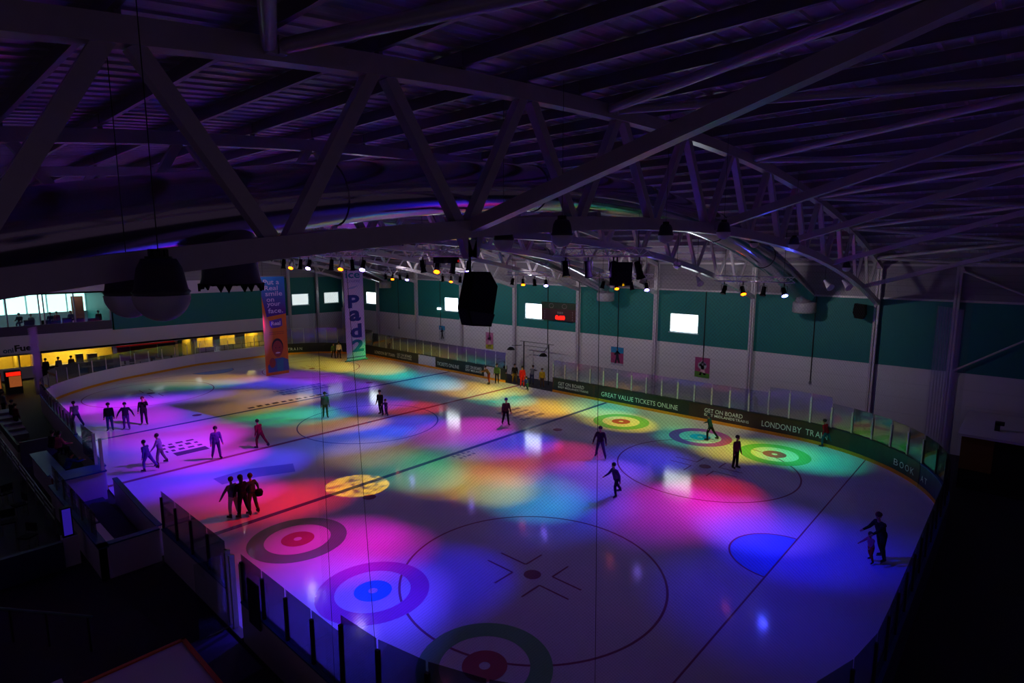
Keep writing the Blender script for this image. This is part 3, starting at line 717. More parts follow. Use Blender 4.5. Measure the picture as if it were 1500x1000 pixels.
q0, q1 = P(699, 398), P(699, 372); mb = MB(); mb.tube([(sx+.25, q0.y, q0.z), (sx+.25, q1.y, q1.z+.1)], .03, BLACK, 8); mb.build('hanging_rod', t, q0)
mb = MB(); v0 = P(699, 376); a, b = P(682, 346), P(716, 346)
for k_ in (a, b): mb.bar((sx+.25, v0.y+(k_.y-v0.y)*.12, v0.z), (sx+.25, k_.y, k_.z+.25), .2, .2, STEEL)
mb.bar((sx+.25, v0.y, v0.z-.02), (sx+.25, v0.y, v0.z+.4), .28, .2, STEEL)
mb.bar((sx+.25, a.y, a.z+.25), (4.85, a.y, a.z+.35), .14, .14, STEEL); mb.bar((sx+.25, b.y, b.z+.25), (4.85, b.y, b.z+.35), .14, .14, STEEL); mb.build('v_bracket', t, v0)
# wall loudspeaker
p = on(1259, 455, y=-17.3); t = thing('wall_loudspeaker', 'small black loudspeaker angled down on the teal wall by the near truss foot', 'loudspeaker', (p.x, W0, p.z+.4))
mb = MB(); mb.prism([(-.3, -.1), (-.18, -.42), (.22, -.46), (.34, -.2), (.30, .35), (-.24, .42)], p+Vector((0, -.3, 0)), (-1, 0, 0), (0, 0, 1), (0, 1, 0), .55, MATTE); mb.build('cabinet', t, p)
mb = MB(); mb.bar(p+Vector((0, -.2, .2)), (p.x, W0, p.z+.3), .06, .06, BLACK); mb.build('bracket', t, p)

# ------------------------------------------------------------------ hanging banners
bx = 33.25
def Q(px, py): return on(px, py, x=bx)
def hang(t, y0, y1, z):
    mb = MB(); mb.tube([(bx, y0+.1, z), (bx, y1-.1, z)], .03, STEEL_D, 8); mb.build('top_bar', t, (bx, y0, z))
    mb = MB()
    for y in (y0-.15, y1+.15): mb.tube([(bx, y, z), (bx, y, zb(y)-.1)], .008, BLACK, 5)
    mb.build('cord', t, (bx, y0, z))
a, b = Q(381, 405), Q(415, 548); y0, y1, z1, z0 = a.y, a.y-1.5, a.z, b.z+.05
t = thing('banner', 'tall hanging banner in blue purple and orange with a smiling face at its foot', 'banner', (bx, (y0+y1)/2, z1)); hang(t, y0, y1, z1)
BO = mat('banner_orange', (.85, .45, .06), .6, var=.05); BP = gradient('banner_fade', (.30, .10, .50), (.06, .52, .82), -2.1, .0)
mb = MB(); mb.box((bx-.005, y1, z0), (bx+.005, y0, z1), BO); mb.build('cloth', t, (bx, (y0+y1)/2, z1))
H = z1-z0
mb = MB(); mb.prism([(0, 0), (1.5, 0), (1.5, -2.35), (.25, -2.5), (0, -1.2)], (bx-.012, y0, z1), (0, -1, 0), (0, 0, 1), (1, 0, 0), .006, BP); mb.build('speech_panel', t, (bx, y0, z1))
LB = mat('banner_lettering', (.86, .80, .92), .6)
R = (0, -1, 0); U = (0, 0, 1)
for i, (w, x, hh, ww) in enumerate((('Put a', .16, .30, 1.0), ('Real', .20, .28, .85), ('smile', .24, .30, 1.08), ('on', .30, .2, .48), ('your', .32, .28, .85), ('face.', .36, .30, .95))):
    sign(w, (bx-.014, y0-x, z1-.5-i*.355), R, U, LB, hh*(1.0), t, width=ww, bold=.01)
mb = MB(); mb.prism([(.4, -2.75), (1.2, -2.62), (1.22, -3.1), (1.0, -3.2), (.55, -3.22), (.42, -3.05)], (bx-.012, y0, z1), (0, -1, 0), (0, 0, 1), (1, 0, 0), .006, mat('badge_purple', (.35, .22, .62), .6)); mb.build('badge', t, (bx, y0, z1))
sign('Real', (bx-.014, y0-.5, z1-3.05), R, U, LB, .25, t, width=.6, bold=.03)
for i in range(2):
    mb = MB(); mb.box((bx-.012, y0-.35, z1-3.45-i*.12), (bx-.008, y0-1.3, z1-3.5-i*.12), mat('small_print', (.70, .34, .10), .6)); mb.build('small_print', t, (bx, y0, z1-3.5))
cy, cz = y0-.83, z1-4.55
def ell(cx_, cz_, a, b, n=24, k0=0, k1=2*PI): return [(cx_+a*math.cos(k0+(k1-k0)*i/n), cz_+b*math.sin(k0+(k1-k0)*i/n)) for i in range(n)]
SK = mat('banner_skin', (.62, .22, .16), .6); fig = [('hair', ell(0, .12, .37, .55), (.12, .06, .08), .006), ('face', ell(0, 0, .33, .52), None, .007), ('shirt', [(-.68, -1.45), (.68, -1.45), (.66, -.75), (.3, -.58), (-.2, -.6), (-.5, -.8), (-.68, -1.0)], (.30, .36, .60), .006),
     ('collar', [(-.1, -1.45), (.3, -1.45), (.34, -.62), (.1, -.7), (-.1, -.6)], (.20, .50, .62), .0085), ('fist', ell(-.38, -.85, .2, .32), None, .009), ('eye', ell(-.13, .08, .05, .025, 10), (.08, .03, .04), .009), ('eye', ell(.13, .08, .05, .025, 10), (.08, .03, .04), .009), ('smile', ell(0, -.25, .16, .05, 12), (.92, .85, .85), .009)]
for nm, pl, c_, dz in fig:
    mb = MB(); mb.prism(pl, (bx-.005-dz, cy, cz), (0, -1, 0), (0, 0, 1), (1, 0, 0), .004, SK if c_ is None else mat('banner_'+nm, c_, .6)); mb.build('printed_'+nm, t, (bx, cy, cz))
a, b = Q(502, 398), Q(536, 525); y0, y1, z1, z0 = a.y, a.y-1.62, a.z+.1, b.z
t = thing('banner', 'tall white hanging banner reading ice and Pad 2 in blue letters', 'banner', (bx, (y0+y1)/2, z1)); hang(t, y0, y1, z1)
mb = MB(); mb.box((bx-.005, y1+.05, z0), (bx+.005, y0-.05, z1), mat('banner_white', (.86, .80, .90), .6, var=.04)); mb.build('cloth', t, (bx, (y0+y1)/2, z1))
mb = MB(); mb.tube([(bx, y0+.1, z0), (bx, y1-.1, z0)], .05, STEEL_D, 8); mb.tube([(bx, y0-.05, z0+.22), (bx, y1+.05, z0+.22)], .03, mat('banner_hem', (.40, .30, .55), .6), 8); mb.build('bottom_bar', t, (bx, y0, z0))
NV = mat('banner_navy', (.13, .18, .52), .6); TQ = mat('banner_turquoise', (.05, .52, .60), .6)
sign('ice', (bx-.006, y0-.18, z1-.55), R, U, TQ, .5, t, width=1.15, bold=.02); sign('CENTRE', (bx-.006, y0-.22, z1-.85), R, U, LB.copy() if False else mat('banner_lilac', (.55, .45, .72), .6), .16, t, width=1.1)
mb = MB(); mb.prism([(.2, -1.3), (.6, -1.15), (1.2, -1.05), (.75, -1.28)], (bx-.010, y0, z1), (0, -1, 0), (0, 0, 1), (1, 0, 0), .004, mat('banner_swoosh', (.62, .66, .84), .6)); mb.build('swoosh', t, (bx, y0, z1))
for ch, zz, hh, ww, m_, dx in (('P', 2.62, .92, .92, NV, .3), ('a', 3.55, .78, .92, NV, .36), ('d', 4.72, 1.0, .92, NV, .4), ('2', 5.72, .88, .95, TQ, .5)):
    sign(ch, (bx-.006, y0-dx, z1-zz), R, U, m_, hh, t, width=ww, bold=.04)

# ------------------------------------------------------------------ right-hand wall fittings
px0 = on(793, 444, y=W0+.3); px1 = on(846, 471, y=W0+.3)
x1, x0, z1, z0 = px0.x, px1.x+.1, 6.95, 5.42
t = thing('scoreboard', 'dark red and green scoreboard with lit red clock digits beside a window', 'scoreboard', ((x0+x1)/2, W0+.15, 6.2))
mb = MB(); mb.box((x0, W0, z0), (x1, W0+.26, z1), mat('scoreboard_maroon', (.22, .03, .06), .5)); mb.build('case', t, ((x0+x1)/2, W0, 6.2))
mb = MB(); mb.box((x0, W0+.26, z1-.52), (x1, W0+.275, z1), mat('scoreboard_green', (.07, .16, .06), .5)); mb.build('header_panel', t, (x0, W0+.26, z1))
LX = (-1, 0, 0); DIG = mat('scoreboard_digits', (.9, .1, .05), .4, emit=(1, .07, .03), es=5.); FAINT = mat('scoreboard_faint', (.45, .40, .42), .5)
sign('0:00', (x0+2.25, W0+.262, z0+.1), LX, U, DIG, .36, t, 'clock_digits', width=1.0, bold=.05)
mb = MB()
for i in range(3): mb.box((x0+2.05-i*.22, W0+.262, z0+.6), (x0+1.88-i*.22, W0+.272, z0+.78), FAINT)
mb.build('caption_marks', t, (x0+1.9, W0+.27, z0+.7))
for xx in (x0+2.7, x0+1.3):
    rb = MB(); n = 20; v = []
    for i in range(n):
        a = 2*PI*i/n; v += [(xx+.26*math.cos(a), W0+.28, z1-.27+.2*math.sin(a)), (xx+.22*math.cos(a), W0+.28, z1-.27+.16*math.sin(a))]
    rb.add(v, [(2*i, 2*i+1, (2*i+3) % (2*n), (2*i+2) % (2*n)) for i in range(n)], FAINT); rb.build('team_emblem', t, (xx, W0+.28, z1-.27))
mb = MB()
for xx in (x0+.45, x1-.35):
    for i in range(4): mb.box((xx-.03, W0+.26, z0+.12+i*.2), (xx+.03, W0+.27, z0+.24+i*.2), FAINT)
mb.build('penalty_marks', t, (x0, W0+.27, z0))
def poster(xa, xb, z0, z1, label, blocks_):
    t = thing('poster', label, 'poster', ((xa+xb)/2, W0, (z0+z1)/2), 'posters on the white wall')
    mb = MB(); mb.box((xa, W0+.012, z0), (xb, W0+.03, z1), blocks_[0]); mb.build('sheet', t, ((xa+xb)/2, W0, z1))
    w, h = xb-xa, z1-z0
    for i, (poly, m_) in enumerate(blocks_[1:]):
        mb = MB(); mb.prism([(a*w, b*h) for a, b in poly], (xb, W0+.031, z0), (-1, 0, 0), (0, 0, 1), (0, 1, 0), .004, m_); mb.build('printed_shape', t, (xb, W0, z0))
mc = lambda n, c: mat('poster_'+n, c, .6)
skater = [(.30, .08), (.45, .1), (.5, .34), (.62, .12), (.76, .16), (.64, .46), (.62, .64), (.74, .6), (.76, .68), (.58, .76), (.56, .86), (.44, .86), (.44, .74), (.26, .62), (.3, .54), (.42, .58), (.40, .4)]
poster(43.0, 43.95, 2.2, 3.75, 'poster with a blue header and a dark figure, farthest along the white wall', [mc('pale', (.66, .66, .72)), ([(0, .72), (1, .72), (1, 1), (0, 1)], mc('blue', (.10, .50, .72))), (skater, mc('ink', (.10, .08, .16)))])
poster(36.1, 37.1, 2.05, 3.65, 'pink and yellow poster under the hanging black speaker', [mc('pink', (.70, .42, .58)), ([(0, 0), (1, 0), (1, .3), (0, .24)], mc('yellow', (.70, .66, .22))), (ell(.5, .68, .3, .18), mc('violet', (.60, .22, .50))), (skater, mc('rose', (.80, .62, .68)))])
poster(21.8, 22.95, 2.25, 3.72, 'poster with a blue top and pink skater picture in the bay right of the scoreboard', [mc('magenta', (.62, .22, .44)), ([(0, .68), (1, .68), (1, 1), (0, 1)], mc('blue', (.10, .50, .72))), (skater, mc('ink', (.10, .08, .16))), ([(0, 0), (1, 0), (1, .12), (0, .12)], mc('pale', (.66, .66, .72)))])
poster(14.75, 15.85, 2.25, 3.7, 'pink poster with white heart shape and green foot, nearest of the wall posters', [mc('magenta', (.62, .22, .44)), ([(0, 0), (1, 0), (1, .22), (0, .3)], mc('green', (.32, .52, .18))), (ell(.5, .6, .3, .2), mc('pale', (.66, .66, .72))), (skater, mc('rose', (.80, .62, .68)))])
# floodlight gantry behind the gate
t = thing('floodlight_gantry', 'black twin-headed floodlight gantry standing behind the barrier gap', 'floodlight', (30, -17, 0))
mb = MB()
for x in (28.4, 31.2): mb.tube([(x, -17, -.06), (x, -17, 3.45)], .05, BLACK, 8)
mb.build('mast', t, (31.2, -17, 0))
mb = MB(); mb.tube([(27.9, -17, 3.45), (31.6, -17, 3.45)], .04, STEEL_D, 8); mb.tube([(28.4, -17, 3.1), (31.2, -17, 3.1)], .03, STEEL_D, 8); mb.build('cross_bar', t, (30, -17, 3.4))
for x, dz in ((32.3, -.7), (28.6, -.85)):
    mb = MB(); mb.tube([(min(x, 31.4), -17, 3.1), (x, -16.6, 3.45+dz+.25)], .03, BLACK, 6); mb.lathe([(0, .2), (.16, .18), (.34, 0), (.36, -.06), (0, -.05)], (x, -16.5, 3.4+dz), MATTE, 16); mb.build('lamp_head', t, (x, -16.5, 3.4+dz))
for px, py, l in ((643, 452, 'small white security light on the wall left of a bright window'),):
    p = on(px, py, y=W0+.15); mb = MB(); mb.box(p+Vector((-.2, -.12, -.1)), p+Vector((.2, .1, .12)), mat('lit_lamp', (.9, .9, .9), .4, emit=(.9, .95, 1.), es=2.)); tag(mb.build('security_light', origin=p), l, 'light')
# white-topped store by the right wall
t = thing('storage_cabin', 'dark storage cabin with a pale flat top by the wall at the right edge', 'cabin', (-1.4, -15, 0))
mb = MB(); mb.box((-2.6, -17.8, -.06), (.0, -12.6, 2.5), mat('cabin_dark', (.06, .05, .05), .7)); mb.build('body', t, (-1.4, -15, 0))
mb = MB(); mb.box((-2.7, -17.85, 2.5), (.15, -12.4, 2.62), PLAIN); mb.build('top', t, (-1.4, -15, 2.5))
mb = MB(); mb.box((-.0, -12.6, .9), (-1.2, -12.55, 2.45), mat('ply_panel', (.45, .28, .08), .6)); mb.build('ply_panel', t, (-.5, -12.6, 1.5))
mb = MB(); mb.box((-1.1, -14.3, 2.62), (-1.3, -14.0, 3.0), BLACK); mb.box((-1.1, -14.3, 2.9), (-1.45, -14.0, 3.05), BLACK); tag(mb.build('tool_head', origin=(-1.2, -14.1, 2.62)), 'small dark tool lying on the pale top of the storage cabin', 'tool')

# ------------------------------------------------------------------ people
from mathutils.geometry import intersect_point_line
def capsule(p, q, r0, r1, n=10, k=4):
    p, q = Vector(p), Vector(q); d = q-p; L = d.length
    d = d/L if L > 1e-6 else Vector((0, 0, 1))
    a = d.cross(Vector((0, 0, 1)) if abs(d.z) < .9 else Vector((1, 0, 0))).normalized(); b = d.cross(a)
    rings = [(p-d*r0*math.cos(t), r0*math.sin(t)) for t in np.linspace(0.05, PI/2, k)] + [(q+d*r1*math.sin(t), r1*math.cos(t)) for t in np.linspace(0, PI/2-.05, k)]
    vs = []; fs = []
    for c, r in rings:
        for j in range(n): t = 2*PI*j/n; vs.append(c+(a*math.cos(t)+b*math.sin(t))*r)
    m = len(rings)
    for i in range(m-1):
        for j in range(n): fs.append((i*n+j, i*n+(j+1) % n, (i+1)*n+(j+1) % n, (i+1)*n+j))
    fs.append(list(range(n))[::-1]); fs.append(list(range((m-1)*n, m*n)))
    return vs, fs
def rotx(v, a): c, s = math.cos(a), math.sin(a); return Vector((v[0], v[1]*c-v[2]*s, v[1]*s+v[2]*c))
def roty(v, a): c, s = math.cos(a), math.sin(a); return Vector((v[0]*c+v[2]*s, v[1], -v[0]*s+v[2]*c))
def rotz(v, a): c, s = math.cos(a), math.sin(a); return Vector((v[0]*c-v[1]*s, v[0]*s+v[1]*c, v[2]))
BODY = {}
def body(key, lean=5, legs=((5, 8, 6), (-8, 12, 6)), arms=((10, 12, 20), (-5, 12, 25)), head=(0, 0), child=False, skirt=False, seated=False, bulk=1.14):
    """one continuous figure 1.72 m tall facing +x; angles in degrees: leg (forward, knee, side), arm (forward, side, elbow)"""
    if key in BODY: return BODY[key]
    R = math.radians; B = []                                   # bones: p, q, r0, r1, region 0 skin 1 top 2 legs 3 boots
    hs = 1.28 if child else 1.
    hip = Vector((0, 0, .90)); up_ = lambda v: hip+roty(v, R(lean))
    neck = up_(Vector((.0, 0, .54))); chest = up_(Vector((.01, 0, .40))); belly = up_(Vector((.015, 0, .18)))
    for s in (-1, 1):
        B.append((hip+Vector((0, s*.05, .02)), hip+Vector((0, s*.09, 0)), .105*bulk, .10*bulk, 2))
        B.append((up_(Vector((0, s*.06, .42))), up_(Vector((0, s*.165, .46))), .105*bulk, .075*bulk, 1))
        B.append((up_(Vector((.01, s*.06, .30))), up_(Vector((.01, s*.055, .12))), .115*bulk, .105*bulk, 1))
        B.append((up_(Vector((0, s*.06, .10))), hip+Vector((0, s*.06, .05)), .11*bulk, .118*bulk, 1))
    B.append((chest, belly, .12*bulk, .11*bulk, 1))
    B.append((neck-Vector((0, 0, .06)), neck+roty(Vector((.015, 0, .10)), R(lean)), .058, .05, 0))
    hc = neck+roty(Vector((.025, 0, .20*1.0)), R(lean*.6))
    hd = lambda v: hc+rotz(roty(Vector(v)*hs, R(head[1])), R(head[0]))
    B += [(hd((-.012, 0, .035)), hd((-.02, 0, .03)), .098*hs, .098*hs, 0), (hd((.02, 0, -.02)), hd((.035, 0, -.075)), .082*hs, .05*hs, 0),
          (hd((.095, 0, .0)), hd((.105, 0, -.03)), .012, .017, 0), (hd((.072, -.03, .03)), hd((.072, .03, .03)), .02, .02, 0), (hd((.078, -.018, -.062)), hd((.078, .018, -.062)), .016, .016, 0)]
    for s in (-1, 1): B.append((hd((-.005, s*.09, .0)), hd((-.01, s*.098, -.03)), .02, .014, 0))
    feet = []
    for s, (f, kn, sd) in zip((1, -1), legs):
        h = hip+Vector((0, s*.09, 0)); tv = rotx(roty(Vector((0, 0, -.43)), R(-f)), R(s*sd)); k_ = h+tv
        sv = rotx(roty(Vector((0, 0, -.40)), R(kn-f)), R(s*sd)); a_ = k_+sv
        B += [(h, k_, .098*bulk, .066*bulk, 2), (k_, k_.lerp(a_, .3), .064*bulk, .066*bulk, 2), (k_.lerp(a_, .3), a_, .066*bulk, .05*bulk, 2)]
        fa = rotz(Vector((1, 0, 0)), R(s*14)); fa = Vector((fa.x, fa.y, 0))
        B += [(a_+Vector((0, 0, .04)), a_+Vector((-.03, 0, -.05)), .062, .055, 3), (a_+Vector((-.03, 0, -.055)), a_+fa*.15+Vector((0, 0, -.065)), .048, .038, 3)]
        feet.append((a_, fa))
    for s, (f, sd, el) in zip((1, -1), arms):
        sh = up_(Vector((0, s*.185, .455)))
        ua = rotx(roty(Vector((0, 0, -.29)), R(-f-lean*.3)), R(s*sd)); e = sh+ua
        fo = rotx(roty(Vector((0, 0, -.25)), R(-f-el)), R(s*sd*.6)); w = e+fo
        B += [(sh, e, .066*bulk, .05*bulk, 1), (e, w, .048*bulk, .036*bulk, 1)]
        d = fo.normalized(); pl = w+d*.075; sidev = Vector((0, 1, 0)) if abs(d.y) < .8 else Vector((1, 0, 0)); nrm = d.cross(sidev).normalized(); sidev = nrm.cross(d).normalized()
        B.append((w, pl, .03, .036, 0))
        for i, (o, ln) in enumerate(((-.03, .062), (-.01, .075), (.011, .07), (.031, .055))):
            b0 = pl+sidev*o; b1 = b0+d*ln*.55; b2 = b1+(d*.8+nrm*.6*s).normalized()*ln*.5
            B += [(b0, b1, .0115, .011, 0), (b1, b2, .011, .0095, 0)]
        tb = w+d*.03+sidev*.03; B.append((tb, tb+(d*.7+sidev*.7).normalized()*.055, .013, .011, 0))
    if skirt: B.append((hip+Vector((0, 0, .04)), hip+Vector((.0, 0, -.18)), .17, .22, 2))
    vs = []; fs = []
    for p, q, r0, r1, g_ in B:
        v, f = capsule(p, q, r0, r1); o = len(vs); vs += v; fs += [[i+o for i in ff] for ff in f]
    me = bpy.data.meshes.new('body_cage'); me.from_pydata(vs, [], fs)
    ob = bpy.data.objects.new('body_cage', me); COL.objects.link(ob)
    rm = ob.modifiers.new('r', 'REMESH'); rm.mode = 'VOXEL'; rm.voxel_size = .0125; rm.use_smooth_shade = True
    sm = ob.modifiers.new('s', 'SMOOTH'); sm.factor = .5; sm.iterations = 3
    dg = bpy.context.evaluated_depsgraph_get(); dg.update()
    out = bpy.data.meshes.new_from_object(ob.evaluated_get(dg)); bpy.data.objects.remove(ob); bpy.data.meshes.remove(me)
    n = len(out.polygons); c = np.zeros(n*3); out.polygons.foreach_get('center', c); c = c.reshape(-1, 3)
    best = np.full(n, 1e9); reg = np.zeros(n, int)
    for p, q, r0, r1, g_ in B:
        p, q = np.array(p), np.array(q); d = q-p; L2 = max(d@d, 1e-9); tt = np.clip((c-p)@d/L2, 0, 1)
        dist = np.linalg.norm(c-(p+tt[:, None]*d), axis=1)-(r0+(r1-r0)*tt); k_ = dist < best; best[k_] = dist[k_]; reg[k_] = g_
    low = min(a.z for a, _ in feet)-.13
    for i in range(4): out.materials.append(None)
    out.polygons.foreach_set('material_index', reg); out.polygons.foreach_set('use_smooth', np.ones(n, bool))
    out.name = 'person'
    BODY[key] = (out, feet, low, hc, hd, hs)
    return BODY[key]
SKIN = mat('skin_tone', (.72, .50, .42), .6)
HAIRMESH = {}
def person(key, label, pos, heading, height, top, legs, hair, skates=True, hairlen=.1, group=None, hat=None, skin=None, base=None):
    me, feet, low, hc, hd, hs = BODY[key]
    k = height/1.79; z = base if base is not None else -low*k+(.035 if skates else -.06)
    o = bpy.data.objects.new('person', me); COL.objects.link(o)
    o.location = (pos[0], pos[1], z); o.rotation_euler = (0, 0, heading); o.scale = (k, k, k)
    for i, m_ in enumerate((skin or SKIN, top, legs, mat('skate_boot', (.10, .09, .11), .5))):
        o.material_slots[i].link = 'OBJECT'; o.material_slots[i].material = m_
    tag(o, label, 'person', group)
    hk = (key, hairlen, bool(hat))
    if hk not in HAIRMESH:
        mb = MB(); vs = []; fs = []; N1, N2 = 8, 16
        for i in range(N1+1):
            a = PI*.62*i/N1
            for j in range(N2):
                t = 2*PI*j/N2; back = max(0, -math.cos(t)); a2 = a*(1+.45*back) if not hat else a*.85
                r = .112; x = math.sin(a2)*math.cos(t); 
                vs.append(hd((-.018+r*x*1.02, r*math.sin(a2)*math.sin(t), .04+r*math.cos(a2)*1.02)))
        for i in range(N1):
            for j in range(N2): fs.append((i*N2+j, i*N2+(j+1) % N2, (i+1)*N2+(j+1) % N2, (i+1)*N2+j))
        mb.add(vs, fs, BLACK, True)
        if hairlen > .12 and not hat:
            v, f = capsule(hd((-.085, 0, -.02)), hd((-.10, 0, -.06-hairlen)), .075, .045); mb.add(v, f, BLACK, True)
        if hat: mb.lathe([(0, .0), (.02, .02), (.0, .04)], hd((-.018, 0, .145)), BLACK, 8)
        q = mb.build('hair'); HAIRMESH[hk] = q.data; bpy.data.objects.remove(q)
    h = bpy.data.objects.new('hat' if hat else 'hair', HAIRMESH[hk]); COL.objects.link(h); h.parent = o
    h.material_slots[0].link = 'OBJECT'; h.material_slots[0].material = hat or hair
    if ('e', key) not in HAIRMESH:
        mb = MB()
        for s in (-1, 1): v, f = capsule(hd((.082, s*.033, .006)), hd((.084, s*.033, .006)), .011, .011, 8, 3); mb.add(v, f, BLACK, True)
        q = mb.build('eyes'); HAIRMESH[('e', key)] = q.data; bpy.data.objects.remove(q)
    e = bpy.data.objects.new('eyes', HAIRMESH[('e', key)]); COL.objects.link(e); e.parent = o
    if skates:
        for i, (a, fa) in enumerate(feet):
            if ('k', key, i) not in HAIRMESH:
                mb = MB(); b0 = a-fa*.09; b1 = a+fa*.2; zz = a.z-.105
                mb.bar((b0.x, b0.y, zz-.012), (b1.x, b1.y, zz-.012), .006, .055, STEEL_D)
                for p_ in (a-fa*.05, a+fa*.12): mb.bar((p_.x, p_.y, zz+.045), (p_.x, p_.y, zz), .03, .03, BLACK)
                q = mb.build('skate_blade'); HAIRMESH[('k', key, i)] = q.data; bpy.data.objects.remove(q)
            b = bpy.data.objects.new('skate_blade', HAIRMESH[('k', key, i)]); COL.objects.link(b); b.parent = o
    return o
body('glide'); body('stand', lean=2, legs=((2, 4, 3), (-2, 4, 3)), arms=((5, 10, 12), (0, 10, 15)), head=(15, 4))
body('stride', lean=14, legs=((22, 26, 5), (-26, 10, 10)), arms=((-25, 20, 30), (30, 18, 35)))
body('wide', lean=8, legs=((12, 14, 14), (-10, 12, 12)), arms=((18, 24, 18), (-12, 26, 24)))
body('hands', lean=0, legs=((4, 6, 3), (-5, 8, 3)), arms=((70, 25, 95), (8, 14, 20)), head=(0, -6))
body('link', lean=4, legs=((8, 12, 4), (-6, 10, 4)), arms=((8, 38, 8), (8, 38, 8)))
body('guide', lean=16, legs=((6, 16, 5), (-12, 14, 6)), arms=((48, 6, 22), (44, 6, 26)), head=(0, 18))
body('child', lean=10, legs=((14, 24, 8), (-10, 20, 8)), arms=((35, 30, 25), (30, 34, 30)), child=True)
body('seat', lean=8, legs=((82, 84, 6), (78, 82, 8)), arms=((28, 10, 50), (24, 12, 55)), head=(20, 10))
body('leanf', lean=28, legs=((6, 8, 5), (-4, 10, 5)), arms=((60, 14, 30), (52, 14, 40)), head=(-10, 5))
CL = {}
def cl(n, c):
    if n not in CL: CL[n] = mat('cloth_'+n, c, .85, spec=.2)
    return CL[n]
DK, NAVY, PUR = cl('charcoal', (.10, .09, .11)), cl('navy', (.10, .11, .24)), cl('purple', (.30, .14, .42))
RED, MAR, BRN = cl('red', (.66, .08, .12)), cl('maroon', (.36, .08, .16)), cl('brown', (.34, .26, .20))
GRY, CRM, BLU = cl('grey', (.40, .40, .44)), cl('cream', (.78, .76, .66)), cl('blue', (.14, .26, .60))
PNK, YEL, GRN, JEAN = cl('pink', (.70, .30, .44)), cl('yellow', (.74, .58, .12)), cl('green', (.24, .36, .22)), cl('denim', (.20, .22, .36))
HD, HB = mat('dark_hair', (.07, .05, .05), .6), mat('brown_hair', (.24, .15, .09), .6)
def G0(px, py): v = on(px, py, z=0); return (v.x, v.y)
TC = -PI/2                                        # headings in radians about z
